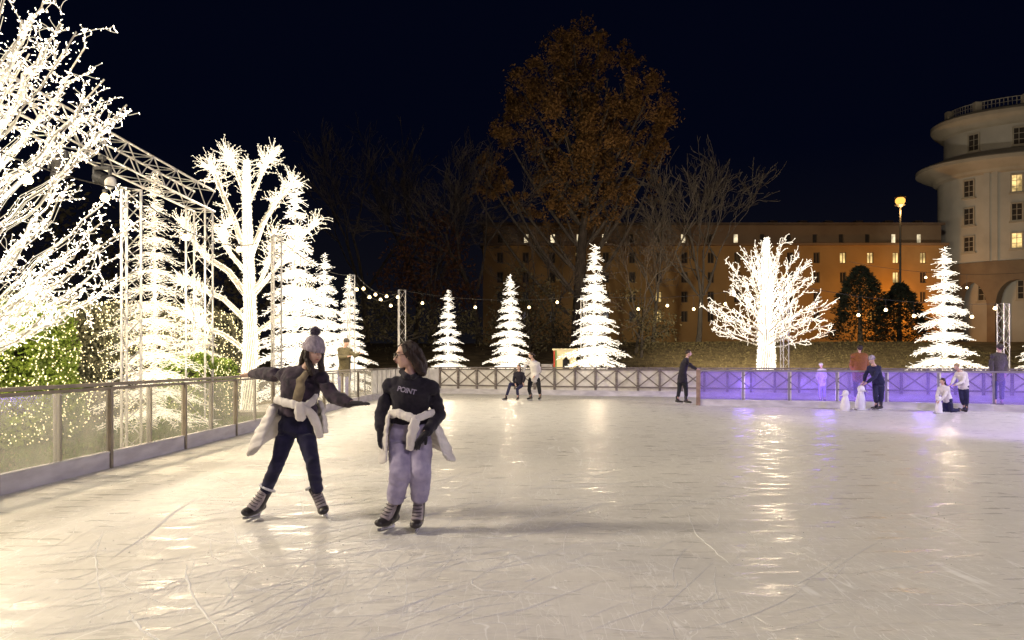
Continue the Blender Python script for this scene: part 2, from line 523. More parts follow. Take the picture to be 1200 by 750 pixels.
for pl, w_ in (([(122, 620), (112, 648), (114, 680), (123, 712)], .007), ([(272, 612), (277, 632), (300, 655), (314, 668)], .008), ([(246, 630), (248, 652), (262, 660)], .006),
             ([(115, 660), (150, 690), (200, 712)], .005), ([(130, 655), (175, 625), (215, 590)], .011), ([(160, 640), (205, 600), (232, 583)], .009),
             ([(218, 660), (222, 690), (240, 720), (262, 749)], .010), ([(150, 715), (165, 738), (190, 752)], .011), ([(265, 675), (272, 700), (262, 712)], .006),
             ([(555, 676), (552, 684), (566, 692), (660, 697)], .006), ([(615, 682), (628, 678)], .01), ([(806, 600), (815, 625), (842, 650), (858, 664)], .007),
             ([(570, 668), (620, 660)], .004), ([(352, 582), (356, 600), (350, 612)], .006), ([(100, 648), (126, 622)], .004), ([(270, 680), (330, 700)], .006), ([(318, 712), (385, 695)], .004),
             ([(645, 688), (655, 690)], .012), ([(880, 720), (905, 735)], .006), ([(700, 735), (770, 742)], .005)):
    scratch([gp(*q) for q in pl], w_)
for i in range(1100):
    Y = random.uniform(4.0, 22) if i % 3 == 0 else random.uniform(3.6, 9.5)
    x = random.uniform(-5, 11) if i % 3 == 0 else random.gauss(-1.6, 1.7)
    if x < -5.1 or x > Y * 0.75 or x < -Y * 0.72: continue
    a = random.gauss(0.9, 0.7); L_ = random.uniform(0.15, 1.0) ** 1.6 * 1.6; cv = random.gauss(0, 0.6)
    p = V((x, Y, 0)); pts = [p]
    for k in range(5):
        p = p + V((math.cos(a), math.sin(a), 0)) * L_ / 5; a += cv * 0.25; pts.append(p)
    if all(-5.2 < q.x < 5 + 0.1 * q.y for q in pts): scratch(pts, random.uniform(0.001, 0.0036))
# crumbs of shaved ice
for i in range(500):
    Y = random.uniform(4, 11); x = random.uniform(-0.6, 0.6) * Y
    r = random.uniform(0.002, 0.006)
    b.octa((x, Y, 0.002), r)
tag(b.build('ice_shavings', M['snow']), 'white blade scratches and shaved snow on the ice', 'ice shavings', kind='stuff')

# ================================================================== BARRIERS
def along(line, step, start=0.0, end=None):
    """points every step metres along a polyline -> list of (point, direction)"""
    pts = [V((x, y, 0)) for x, y in line]; out = []; d = start; acc = 0.0
    for i in range(len(pts) - 1):
        L_ = (pts[i + 1] - pts[i]).length; t = (pts[i + 1] - pts[i]).normalized()
        while d <= acc + L_ + 1e-6:
            out.append((pts[i] + t * (d - acc), t)); d += step
        acc += L_
    return out

# ---- left glass barrier: posts, clear panels with frosted joints, rail, kickboard
t = thing('glass_barrier', 'waist-high clear barrier with dark posts and bronze rail along the left of the ice', 'barrier', (FL[1][0], FL[1][1], 0))
st = along(FL[:7], 1.07, 0.35)
rail = MB(); kick = MB(); ktop = MB()
for i in range(len(st) - 1):
    p, q = st[i][0], st[i + 1][0]; d = (q - p).normalized()
    out = V((-d.y, d.x, 0))
    rail.bar(p + V((0, 0, 1.145)), q + V((0, 0, 1.145)), 0.075, 0.045)
    rail.bar(p + V((0, 0, 1.085)), q + V((0, 0, 1.085)), 0.03, 0.04)
    kick.bar(p + V((0, 0, 0.1)) + out * 0.01, q + V((0, 0, 0.1)) + out * 0.01, 0.05, 0.2)
    ktop.bar(p + V((0, 0, 0.215)) + out * 0.02, q + V((0, 0, 0.215)) + out * 0.02, 0.085, 0.025)
    MB().bar(p + d * 0.03 + V((0, 0, 0.645)) + out * 0.012, q - d * 0.03 + V((0, 0, 0.645)) + out * 0.012, 0.008, 0.83).build('pane', M['glass'], t)
    if i % 2 == 0:
        MB().box(p + V((0, 0, 0.54)), (0.055, 0.075, 1.08), axes=(d, out, V((0, 0, 1)))).build('post', M['bronze'], t)
    else:
        MB().box(p + V((0, 0, 0.645)) + out * 0.03, (0.13, 0.006, 0.83), axes=(d, out, V((0, 0, 1)))).build('frosted_strip', M['glass_strip'], t)
        MB().box(p + d * 0.075 + V((0, 0, 0.645)) + out * 0.035, (0.018, 0.03, 0.83), axes=(d, out, V((0, 0, 1)))).build('thin_post', M['bronze'], t)
rail.build('handrail', M['bronze'], t); kick.build('kickboard', M['kick_left'], t); ktop.build('kickboard_cap', M['kick'], t)

# ---- curved corner of milky panels
t = thing('corner_barrier', 'curved white panelled barrier in the far left corner of the ice', 'barrier', (FL[7][0], FL[7][1], 0))
line = [tuple(st[-1][0].xy)] + FL[7:]
st2 = along(line, 0.62, 0.0)
rail = MB(); kick = MB()
for i in range(len(st2)):
    p, d = st2[i]
    out = V((-d.y, d.x, 0))
    if i < len(st2) - 1: q = st2[i + 1][0]
    else: q = V((BK[0][0], BK[0][1], 0))
    d = (q - p).normalized() if (q - p).length > 0.02 else d
    rail.bar(p + V((0, 0, 1.13)), q + V((0, 0, 1.13)), 0.08, 0.05)
    kick.bar(p + V((0, 0, 0.11)), q + V((0, 0, 0.11)), 0.05, 0.22)
    MB().bar(p + d * 0.02 + V((0, 0, 0.66)) + out * 0.012, q - d * 0.02 + V((0, 0, 0.66)) + out * 0.012, 0.01, 0.86).build('pane', M['milky'], t)
    MB().box(p + V((0, 0, 0.55)), (0.04, 0.06, 1.1), axes=(d, out, V((0, 0, 1)))).build('post', M['whitewood'], t)
rail.build('handrail', M['railwood'], t); kick.build('kickboard', M['kick'], t)

# ---- cross-braced fence (two runs)
def cross_fence(name_label, line, milky, front):
    t = thing('cross_braced_fence', name_label, 'fence', (line[0][0], line[0][1], 0))
    pts = along(line, 0.875, 0.0)
    rail = MB(); low = MB(); kick = MB()
    for i in range(len(pts)):
        p, d = pts[i]; out = V((-d.y, d.x, 0)); Z = V((0, 0, 1))
        MB().box(p + Z * 0.64, (0.085, 0.085, 0.98), axes=(d, out, Z)).build('post', M['railwood'], t)
        if i == len(pts) - 1: break
        q = pts[i + 1][0]; d = (q - p).normalized()
        rail.bar(p + Z * 1.15, q + Z * 1.15, 0.13, 0.05)
        rail.bar(p + Z * 1.07 , q + Z * 1.07, 0.05, 0.06)
        low.bar(p + Z * 0.36, q + Z * 0.36, 0.05, 0.06)
        kick.bar(p + Z * 0.11 - out * 0.1, q + Z * 0.11 - out * 0.1, 0.05, 0.22)
        cb = MB()
        cb.bar(p + d * 0.04 + Z * 0.4, q - d * 0.04 + Z * 1.03, 0.03, 0.045)
        cb.bar(p + d * 0.04 + Z * 1.03 + out * 0.032, q - d * 0.04 + Z * 0.4 + out * 0.032, 0.03, 0.045)
        cb.build('cross_brace', M['railwood'], t)
        if milky:
            MB().bar(p + Z * 0.64 + out * 0.1, q + Z * 0.64 + out * 0.1, 0.01, 0.92).build('white_panel', M['milky'], t)
    t['_end'] = tuple(pts[-1][0].xy)
    rail.build('top_rail', M['railwood'], t); low.build('bottom_rail', M['railwood'], t); kick.build('kickboard', M['kick'], t)
    return t
cf = cross_fence('long cross-braced timber fence with white panels at the back of the ice', BK, True, True)
BK2[0] = tuple(cf['_end']); del cf['_end']
cf = cross_fence('cross-braced timber fence seen through the violet panels on the right', BK2, True, False)
del cf['_end']

# ---- violet lit barrier on the right
t = thing('violet_barrier', 'barrier of glowing violet clear panels along the right of the ice', 'barrier', (PR[0][0], PR[0][1], 0))
st3 = along(PR, 1.38, 0.0)
rail = MB(); kick = MB(); ledge = MB()
M['rail_violet'] = surf('grey_lilac_rail', (0.25, 0.22, 0.27), (0.18, 0.16, 0.2), 0.5, 5)
for i in range(len(st3)):
    p, d = st3[i]; out = V((-d.y, d.x, 0)); Z = V((0, 0, 1))
    if i == 0:
        MB().box(p + Z * 0.575, (0.13, 0.13, 1.15), axes=(d, out, Z)).build('end_post', M['wood_post'], t)
    else:
        MB().box(p + Z * 0.55 + out * 0.03, (0.06, 0.06, 1.08), axes=(d, out, Z)).build('post', M['rail_violet'], t)
    if i == len(st3) - 1: break
    q = st3[i + 1][0]; d = (q - p).normalized()
    rail.bar(p + Z * 1.13, q + Z * 1.13, 0.1, 0.05)
    kick.bar(p + Z * 0.1, q + Z * 0.1, 0.05, 0.2)
    MB().bar(p + d * 0.07 + Z * 0.655, q - d * 0.04 + Z * 0.655, 0.01, 0.89).build('pane', M['violet'], t)
rail.build('handrail', M['rail_violet'], t); kick.build('kickboard', M['kick'], t)

# ================================================================== TRUSSES
def lattice(b, a, c, size, pitch, r=0.022, legs=3, up=V((0, 1, 0)), turn=0.0):
    """lattice mast from a to c with 3 or 4 chords and zigzag webs"""
    a, c = V(a), V(c); t = (c - a).normalized(); x, y = frame_of(t, up)
    ch = []
    for k in range(legs):
        an = 2 * PI * k / legs + (PI / 4 if legs == 4 else PI / 6) + turn
        rr = size / math.sqrt(2) if legs == 4 else size / math.sqrt(3)
        ch.append((x * math.cos(an) + y * math.sin(an)) * rr)
    for o in ch: b.tube([a + o, c + o], r, 8)
    n = max(1, int((c - a).length / pitch)); st = (c - a) / n
    for k in range(legs):
        o1, o2 = ch[k], ch[(k + 1) % legs]
        for i in range(n):
            p = a + st * i
            if i % 2 == 0: b.tube([p + o1, p + st + o2], r * 0.5, 5, False)
            else: b.tube([p + o2, p + st + o1], r * 0.5, 5, False)
        b.tube([a + o1, a + o2], r * 0.6, 5, False); b.tube([c + o1, c + o2], r * 0.6, 5, False)
    return b
def mast(px, Y, pytop, label, size=0.28, z0=0.0, turn=0.0, pitch=0.24):
    base = V((GX(px, Y), Y, z0)); zt = EYE + (HZ - pytop) / FPX * Y
    t = thing('truss_mast', label, 'truss mast', base, group=None)
    b = lattice(MB(), base + V((0, 0, 0.02)), (base.x, base.y, zt), size, pitch, 0.024, 3, turn=turn)
    b.build('lattice', M['alu'], t)
    MB().box(base + V((0, 0, 0.012)), (size * 2.0, size * 2.0, 0.024)).build('base_plate', M['alu'], t)
    return V((base.x, base.y, zt))
T1 = mast(152, 12.4, 222, 'silver lattice mast nearest on the left behind the clear barrier', 0.3, -0.05, 0.3)
T2 = mast(323, 19.5, 276, 'silver lattice mast between the bare lit tree and the tall lit fir behind it', 0.26, -0.05)
T3 = mast(411, 29.3, 322, 'silver lattice mast beside the farthest lit fir of the left row', 0.28, 0.05)
T4 = mast(470, 35.0, 340, 'silver lattice mast standing alone behind the two skaters', 0.36, 0.0, PI / 6, 0.4)
T5 = mast(684, 37.0, 346, 'lattice mast at the left side of the largest central lit fir', 0.26, 0.0)
T6 = mast(919, 32.2, 331, 'lattice mast leaning close behind the round white lit tree', 0.34, 0.05, PI / 6, 0.4)
T7 = mast(1176, 29.0, 356, 'lattice mast behind the standing man at the far right', 0.4, 0.05, PI / 6, 0.4)

# big box truss gantry on the left: beam along Y on two square towers
gx = -7.62
t = thing('truss_gantry', 'large silver box truss gantry high over the left lit trees', 'truss', (gx, 18.2, 0))
BZ0, BZ1, S_ = 5.15, 5.65, 0.5
bm = MB()
for dx in (-S_ / 2, S_ / 2):
    for z in (BZ0, BZ1): bm.tube([(gx + dx, 8.0, z), (gx + dx, 18.4, z)], 0.028, 8)
n = 20; st = 10.4 / n
for i in range(n):
    y0, y1 = 8.0 + i * st, 8.0 + (i + 1) * st
    for dx in (-S_ / 2, S_ / 2):
        a, c = ((BZ0, BZ1) if i % 2 else (BZ1, BZ0)); bm.tube([(gx + dx, y0, a), (gx + dx, y1, c)], 0.014, 5, False)
    for z in (BZ0, BZ1):
        a, c = ((-1, 1) if i % 2 else (1, -1)); bm.tube([(gx + a * S_ / 2, y0, z), (gx + c * S_ / 2, y1, z)], 0.014, 5, False)
    if i % 2 == 0:
        bm.tube([(gx - S_ / 2, y0, BZ0), (gx + S_ / 2, y0, BZ0)], 0.014, 5, False); bm.tube([(gx - S_ / 2, y0, BZ1), (gx + S_ / 2, y0, BZ1)], 0.014, 5, False)
bm.build('beam', M['alu'], t)
for yy in (8.3, 18.1):
    b = lattice(MB(), (gx, yy, 0.0), (gx, yy, BZ0 - 0.03), 0.46, 0.5, 0.026, 4); b.build('tower', M['alu'], t)
    MB().box((gx, yy, -0.01), (0.8, 0.8, 0.03)).build('base_plate', M['alu'], t)

# lamps hung below the beam
def moving_head(y, x, label, aim):
    t = thing('stage_light', label, 'stage light', (x, y, BZ0 - 0.06))
    z = BZ0 - 0.06
    MB().box((x, y, z), (0.08, 0.12, 0.07)).tube([(x, y, z), (x, y, z - 0.16)], 0.025, 8).build('clamp', M['black'], t)
    yk = MB()
    yk.box((x, y, z - 0.18), (0.30, 0.07, 0.05)); yk.box((x - 0.14, y, z - 0.32), (0.03, 0.07, 0.26)); yk.box((x + 0.14, y, z - 0.32), (0.03, 0.07, 0.26))
    yk.build('yoke', M['black'], t)
    a = V(aim).normalized(); c = V((x, y, z - 0.38))
    h = MB().lathe(c - a * 0.16, [(0.0, 0), (0.09, 0.0), (0.115, 0.04), (0.115, 0.18), (0.095, 0.22), (0.13, 0.34), (0.135, 0.37), (0.0, 0.37)], 20, a)
    h.build('lamp_head', M['black'], t, smooth=False)
    MB().lathe(c - a * 0.16, [(0.0, 0.385), (0.06, 0.382), (0.118, 0.374), (0.118, 0.366)], 20, a).build('lens', M['lens'], t, smooth=True)
moving_head(13.3, gx + 0.28, 'black stage light with pale round lens hung low under the box truss', (0.75, -0.3, -0.35))
moving_head(12.3, gx + 0.1, 'black stage light turned away, hung higher up along the box truss', (-0.2, 0.5, -0.8))

# ================================================================== FESTOON STRINGS
def festoon(label, a, c, bulbs, sag, Yh=None, lift=0.0):
    """cable from a to c with sag; bulbs hang at photo pixels at the cable's own depth"""
    t = thing('string_light', label, 'string lights', tuple((V(a) + V(c)) / 2 - V((0, 0, sag))))
    a, c = V(a), V(c); pts = []
    for i in range(33):
        k = i / 32; p = a.lerp(c, k); p.z -= 4 * sag * k * (1 - k); pts.append(p)
    MB().tube(pts, 0.011, 5).build('cable', M['cable'], t)
    for px, py in bulbs:
        # depth: where the cable is crossed by that pixel column
        best = min(pts, key=lambda p: abs(600 + p.x / p.y * FPX - px))
        z = EYE + (HZ - py) / FPX * best.y
        q = V((GX(px, best.y), best.y, z)); r = 0.07
        bl = MB().lathe(q - V((0, 0, 0.07)), [(0.0, 0.0), (r * 0.7, 0.012), (r, 0.05), (r * 0.8, 0.09), (r * 0.4, 0.13)], 10).build('bulb', M['festoon'], t, smooth=True)
        sk = MB().lathe(q + V((0, 0, 0.055)), [(r * 0.5, 0), (r * 0.5, 0.06), (0.0, 0.07)], 8)
        if best.z > z + 0.13: sk.tube([q + V((0, 0, 0.11)), V((q.x, q.y, best.z))], 0.008, 4)
        sk.build('socket', M['black'], bl)
    return t
festoon('string of warm bulbs under the near left lit tree', (-6.5, 6.5, 4.35), T1, [(32, 210), (123, 231)], 0.25)
festoon('string of warm bulbs between the near mast and the second mast on the left', T1, T2, [(217, 278), (280, 292)], 0.55)
festoon('string of warm bulbs hidden in the tall lit firs of the left row', T2, T3, [(352, 318), (383, 330)], 0.3)
festoon('lower string of closely spaced warm bulbs left of the lone mast', T3, T4, [(418, 339), (433, 348), (446, 351), (458, 358)], 0.75)
festoon('upper string of closely spaced warm bulbs left of the lone mast', T3 + V((0, 1.2, 0.1)), T4 + V((0, 0.3, 0)), [(426, 338), (440, 345), (453, 347), (466, 348)], 0.45)
festoon('string of warm bulbs over the two smaller central lit firs', T4, T5, [(495, 355), (557, 360), (620, 360), (653, 354)], 0.35)
festoon('string of warm bulbs between the largest central lit fir and the round lit tree', T5, T6, [(748, 362), (782, 358), (813, 362), (850, 356)], 0.35)
festoon('string of warm bulbs in front of the two dark conifers', T6, T7, [(1006, 369), (1038, 363), (1071, 370), (1139, 371), (1166, 361)], 0.3)
festoon('higher far string of warm bulbs behind the right lit fir', (20.0, 44.0, 7.3), (30.5, 43.0, 6.6), [(1085, 325), (1133, 337)], 0.4)

# ================================================================== STREET LAMP
t = thing('street_lamp', 'tall dark street lamp with glowing orange lantern before the long building', 'street lamp', (GX(1055, 62), 62, hill_z(GX(1055, 62), 62)))
bx, by = GX(1055, 62), 62.0; bz = hill_z(bx, by); tz = EYE + (HZ - 243) / FPX * 62
MB().tube([(bx, by, bz), (bx, by, bz + 1.0), (bx, by, bz + 1.02), (bx, by, tz)], [0.17, 0.15, 0.1, 0.07], 10).build('pole', M['black'], t)
MB().lathe((bx, by, tz), [(0.08, 0), (0.3, 0.12), (0.42, 0.2), (0.36, 0.24), (0, 0.25)], 18).build('lantern_base', M['black'], t)
M['sodium'] = glow('sodium_lamp_glass', (1.0, 0.42, 0.08), 2.0)
MB().lathe((bx, by, tz + 0.25), [(0.25, 0), (0.38, 0.2), (0.38, 0.4), (0.25, 0.55), (0, 0.57)], 18).build('lantern_glass', M['sodium'], t, smooth=True)
MB().lathe((bx, by, tz + 0.82), [(0.46, 0), (0.3, 0.14), (0.08, 0.24), (0, 0.34)], 18).build('lantern_cap', M['black'], t)

def vary(m, sc_=0.9, lo=0.35, hi=1.5):
    nt = m.node_tree; e = [n for n in nt.nodes if n.type == 'EMISSION'][0]; base_ = e.inputs[1].default_value
    tc_ = nt.nodes.new('ShaderNodeTexCoord'); n = nt.nodes.new('ShaderNodeTexNoise'); n.inputs['Scale'].default_value = sc_
    mr = nt.nodes.new('ShaderNodeMapRange'); mr.inputs['From Min'].default_value = 0.35; mr.inputs['From Max'].default_value = 0.65
    mr.inputs['To Min'].default_value = base_ * lo; mr.inputs['To Max'].default_value = base_ * hi
    nt.links.new(tc_.outputs['Object'], n.inputs['Vector']); nt.links.new(n.outputs['Fac'], mr.inputs['Value']); nt.links.new(mr.outputs[0], e.inputs[1])
# ================================================================== LONG BUILDING
YB = 82.0
M['bwall'] = surf('ochre_render_wall', (0.40, 0.25, 0.10), (0.31, 0.19, 0.075), 0.85, 0.35, 0.3, 8)
M['bband'] = surf('brown_attic_band', (0.26, 0.18, 0.11), (0.2, 0.13, 0.08), 0.85, 0.3, 0.2, 8)
M['broof'] = surf('dark_roof_edge', (0.12, 0.09, 0.07), None, 0.8, 1)
M['pane_dark'] = surf('dark_window_pane', (0.06, 0.05, 0.042), None, 0.15, 2, spec=0.6)
M['pane_lit'] = glow('lit_window_warm', (1.0, 0.68, 0.26), 1.1)
M['pane_pale'] = glow('lit_window_pale', (1.0, 0.82, 0.52), 1.0)
vary(M['pane_lit'], 1.3); vary(M['pane_pale'], 1.1)
M['frame_pale'] = surf('brown_window_frame', (0.22, 0.155, 0.09), None, 0.7)
x0, x1 = GX(566, YB), GX(1106, YB)
ez = EYE + (HZ - 288) / FPX * YB; tzz = EYE + (HZ - 263) / FPX * YB
t = thing('long_building', 'long ochre building with attic band and rows of small lit windows', 'building', ((x0 + x1) / 2, YB, 2.6))
D = 12.0
def wall_with_holes(b, xa, xb, za, zb, y, holes, depth=0.25):
    """front wall facing -y, as a grid that leaves the holes open and gives them reveals"""
    xs = sorted({xa, xb, *[h[0] for h in holes], *[h[1] for h in holes]}); zs = sorted({za, zb, *[h[2] for h in holes], *[h[3] for h in holes]})
    for i in range(len(xs) - 1):
        for j in range(len(zs) - 1):
            cx, cz = (xs[i] + xs[i + 1]) / 2, (zs[j] + zs[j + 1]) / 2
            if any(h[0] < cx < h[1] and h[2] < cz < h[3] for h in holes): continue
            b.quad((xs[i], y, zs[j]), (xs[i + 1], y, zs[j]), (xs[i + 1], y, zs[j + 1]), (xs[i], y, zs[j + 1]))
    for a, c, e, f in holes:
        for p, q in (((a, e), (a, f)), ((a, f), (c, f)), ((c, f), (c, e)), ((c, e), (a, e))):
            b.quad((p[0], y, p[1]), (q[0], y, q[1]), (q[0], y + depth, q[1]), (p[0], y + depth, p[1]))
rows = [302, 325, 348, 371]
wins = []
lit = {(988, 302), (1020, 302), (1050, 302), (1082, 302), (1050, 325), (678, 302), (772, 348), (772, 371)}
cols = [1082, 1050, 1020, 988, 957, 926, 895, 864, 833, 802, 772, 741, 710, 678, 647, 616, 586]
for px in cols:
    for r_ in rows: wins.append((px, r_, (px, r_) in lit, 7.5, 13))
holes = []
for px, py, l_, w_, h_ in wins:
    cx = GX(px, YB); cz = EYE + (HZ - py) / FPX * YB; hw = w_ / 2 / FPX * YB; hh = h_ / 2 / FPX * YB
    holes.append((cx - hw, cx + hw, cz - hh, cz + hh))
b = MB(); wall_with_holes(b, x0, x1, 1.5, ez, YB, holes)
b.box(((x0 + x1) / 2, YB + D / 2 + 0.4, (1.5 + ez) / 2), (x1 - x0, D - 0.1, ez - 1.5))
b.build('wall', M['bwall'], t)
att = []
attl = {617, 648, 679, 709, 802, 864, 1050, 1080}
for px in (586, 617, 648, 679, 709, 740, 771, 802, 833, 864, 895, 926, 957, 988, 1019, 1050, 1080):
    cx = GX(px, YB); hw = 2.6 / FPX * YB; zc = EYE + (HZ - 279) / FPX * YB; hh = 5.5 / FPX * YB
    att.append((cx - hw, cx + hw, zc - hh, zc + hh, px in attl))
b = MB(); wall_with_holes(b, x0, x1, ez + 0.25, tzz, YB + 0.5, [a[:4] for a in att])
b.box(((x0 + x1) / 2, YB + D / 2 + 0.9, (ez + 0.25 + tzz) / 2), (x1 - x0, D - 0.1, tzz - ez - 0.25))
b.build('attic_band', M['bband'], t)
MB().box(((x0 + x1) / 2, YB + D / 2 - 0.1, ez + 0.125), (x1 - x0 + 0.6, D + 0.9, 0.25)).build('cornice', M['bband'], t)
rf = MB().box(((x0 + x1) / 2, YB + D / 2 + 0.4, tzz + 0.12), (x1 - x0 + 0.5, D + 0.6, 0.24)).build('roof', M['broof'], t)
for px in (905, 940, 970, 1005, 1040, 1075):
    MB().box((GX(px, YB + 4), YB + 4, tzz + 0.65), (0.9, 0.9, 0.9)).build('roof_vent', M['broof'], rf)
for i, (px, py, l_, w_, h_) in enumerate(wins):
    a, c, e, f = holes[i]
    fr = MB(); m_ = 0.07
    for q in (((a + c) / 2, (f - m_ / 2), c - a, m_), ((a + c) / 2, (e + m_ / 2), c - a, m_)): fr.box((q[0], YB + 0.17, q[1]), (q[2] - 0.004, 0.08, q[3]))
    for xx in (a + m_ / 2, c - m_ / 2, (a + c) / 2): fr.box((xx, YB + 0.17, (e + f) / 2), (m_ * 0.9, 0.08, f - e - 2 * m_))
    fo = fr.build('window', M['frame_pale'], t)
    MB().quad((a, YB + 0.2, e), (c, YB + 0.2, e), (c, YB + 0.2, f), (a, YB + 0.2, f)).build('window_pane', M['pane_lit'] if l_ else M['pane_dark'], fo)
for a, c, e, f, l_ in att:
    fo = MB().box(((a + c) / 2, YB + 0.6, e + 0.05), (c - a - 0.01, 0.1, 0.1)).build('attic_window', M['frame_pale'], t)
    MB().quad((a, YB + 0.66, e), (c, YB + 0.66, e), (c, YB + 0.66, f), (a, YB + 0.66, f)).build('window_pane', M['pane_pale'] if l_ else M['pane_dark'], fo)

# ================================================================== ROUND TOWER BUILDING
M['twall'] = surf('pale_stone_render', (0.50, 0.47, 0.41), (0.41, 0.38, 0.33), 0.8, 0.4, 0.25, 10)
M['tlow'] = surf('brown_stone_arcade', (0.24, 0.18, 0.12), (0.18, 0.13, 0.09), 0.85, 0.6, 0.3, 10)
M['teave'] = surf('stone_cornice', (0.46, 0.41, 0.33), (0.37, 0.33, 0.26), 0.8, 0.5, 0.2, 10)
TX, TY = GX(1236, 86), 86.0
t = thing('round_tower_building', 'pale round building with broad cornices, tall windows and arcade at its foot', 'building', (TX, TY, 2.6))
KB = 0.58
def EP(th, a, z, kb=KB):
    return V((TX + a * math.sin(th), TY - a * kb * math.cos(th), z))
def ring(prof, n=96):
    b = MB()
    for r, z in prof:
        for k in range(n): b.v.append(EP(2 * PI * k / n, r, z))
    for i in range(len(prof) - 1):
        for k in range(n):
            k2 = (k + 1) % n; b.face((i * n + k, i * n + k2, (i + 1) * n + k2, (i + 1) * n + k))
    return b
def zz(py, Y=86.0): return EYE + (HZ - py) / FPX * Y
RW = 12.9
z_ar, z_e1, z_e1t, z_e2, z_e2t = 12.2, 22.4, 24.4, 27.5, 29.2
ring([(RW, z_ar), (RW, z_e1)]).build('main_wall', M['twall'], t, smooth=True)
ring([(RW - 0.1, z_e1 - 0.5), (RW + 0.5, z_e1 - 0.3), (RW + 0.7, z_e1), (RW + 2.1, z_e1 + 0.55), (RW + 2.5, z_e1 + 0.75), (RW + 2.5, z_e1 + 1.15), (RW + 2.2, z_e1 + 1.35), (RW + 0.2, z_e1 + 2.1), (RW - 1.2, z_e1 + 2.2)]).build('lower_cornice', M['teave'], t)
RD = RW - 0.7
ring([(RD, z_e1 + 1.9), (RD, z_e2)]).build('drum_wall', M['twall'], t, smooth=True)
ring([(RD - 0.1, z_e2 - 0.3), (RD + 0.5, z_e2 - 0.1), (RD + 1.3, z_e2 + 0.5), (RD + 1.5, z_e2 + 0.8), (RD + 1.5, z_e2 + 1.2), (RD + 1.1, z_e2 + 1.5), (RD - 0.4, z_e2 + 1.9), (0.01, z_e2 + 2.3)]).build('upper_cornice', M['teave'], t)
# roof balustrade
bal = MB(); RB = RD - 0.1; zb = z_e2 + 1.75
for k in range(40):
    th = -1.6 + k * 0.08
    bal.tube([EP(th, RB, zb + 0.95), EP(th + 0.08, RB, zb + 0.95)], 0.06, 5)
    bal.tube([EP(th, RB, zb + 0.5), EP(th + 0.08, RB, zb + 0.5)], 0.04, 5)
    if k % 6 == 0: bal.box(EP(th, RB, zb + 0.45), (0.75, 0.6, 1.1))
    else: bal.tube([EP(th, RB, zb - 0.1), EP(th, RB, zb + 0.95)], 0.05, 5)
    bal.tube([EP(th + 0.04, RB, zb - 0.1), EP(th + 0.04, RB, zb + 0.95)], 0.035, 5)
bal.build('balustrade', M['teave'], t)
# window bays
def th_of(px, a):
    best = None
    for i in range(-90, 60):
        th = R(i); p = EP(th, a, 10)
        d = abs(600 + p.x / p.y * FPX - px)
        if best is None or d < best[0]: best = (d, th)
    return best[1]
def local(th, a):
    p0, p1 = EP(th - 0.01, a, 0), EP(th + 0.01, a, 0); tg = (p1 - p0).normalized(); nn = V((tg.y, -tg.x, 0)); return tg, nn
def tower_window(th, a, z, w_, h_, litm):
    tg, nn = local(th, a); c = EP(th, a, z); Z = V((0, 0, 1)); fr = MB()
    for s_ in (-1, 1):
        fr.box(c + tg * s_ * w_ / 2 + nn * 0.06, (0.14, 0.22, h_ + 0.14), axes=(tg, nn, Z)); fr.box(c + Z * s_ * h_ / 2 + nn * 0.06, (w_ - 0.14, 0.22, 0.14), axes=(tg, nn, Z))
    fr.box(c + nn * 0.03, (0.06, 0.06, h_ - 0.14), axes=(tg, nn, Z))
    for kz in (-0.17, 0.17): fr.box(c + Z * kz * h_ + nn * 0.03, (w_ - 0.2, 0.05, 0.05), axes=(tg, nn, Z))
    fo = fr.build('window', M['teave'], t)
    MB().box(c - nn * 0.02, (w_ - 0.1, 0.06, h_ - 0.1), axes=(tg, nn, Z)).build('window_pane', litm, fo)
    MB().box(c - Z * (h_ / 2 + 0.14) + nn * 0.1, (w_ + 0.4, 0.32, 0.12), axes=(tg, nn, Z)).build('sill', M['teave'], fo)
tha, thb = th_of(1135, RW), th_of(1191, RW)
pit = thb - tha
thw = [tha - pit, tha, thb, thb + pit, thb + 2 * pit]
for i, th in enumerate(thw):
    if i == 0: continue
    for j, zc in enumerate((20.6, 17.5, 14.4)):
        m_ = M['pane_lit'] if (i == 2 and j in (0, 2)) or (i == 3 and j == 1) else M['pane_dark']
        tower_window(th, RW, zc, 1.05, 1.9 if j < 2 else 1.7, m_)
    if i < 4: tower_window(th, RD, 25.8, 1.1, 1.9, M['pane_dark'])
    # paired pilasters between the bays
    for dd in (0.36, 0.52):
        a_ = th + pit * (dd + 0.06); tg, nn = local(a_, RW)
        MB().box(EP(a_, RW, (z_ar + z_e1) / 2 - 0.1) + nn * 0.08, (0.55, 0.36, z_e1 - z_ar - 0.5), axes=(tg, nn, V((0, 0, 1)))).build('pilaster', M['twall'], t)
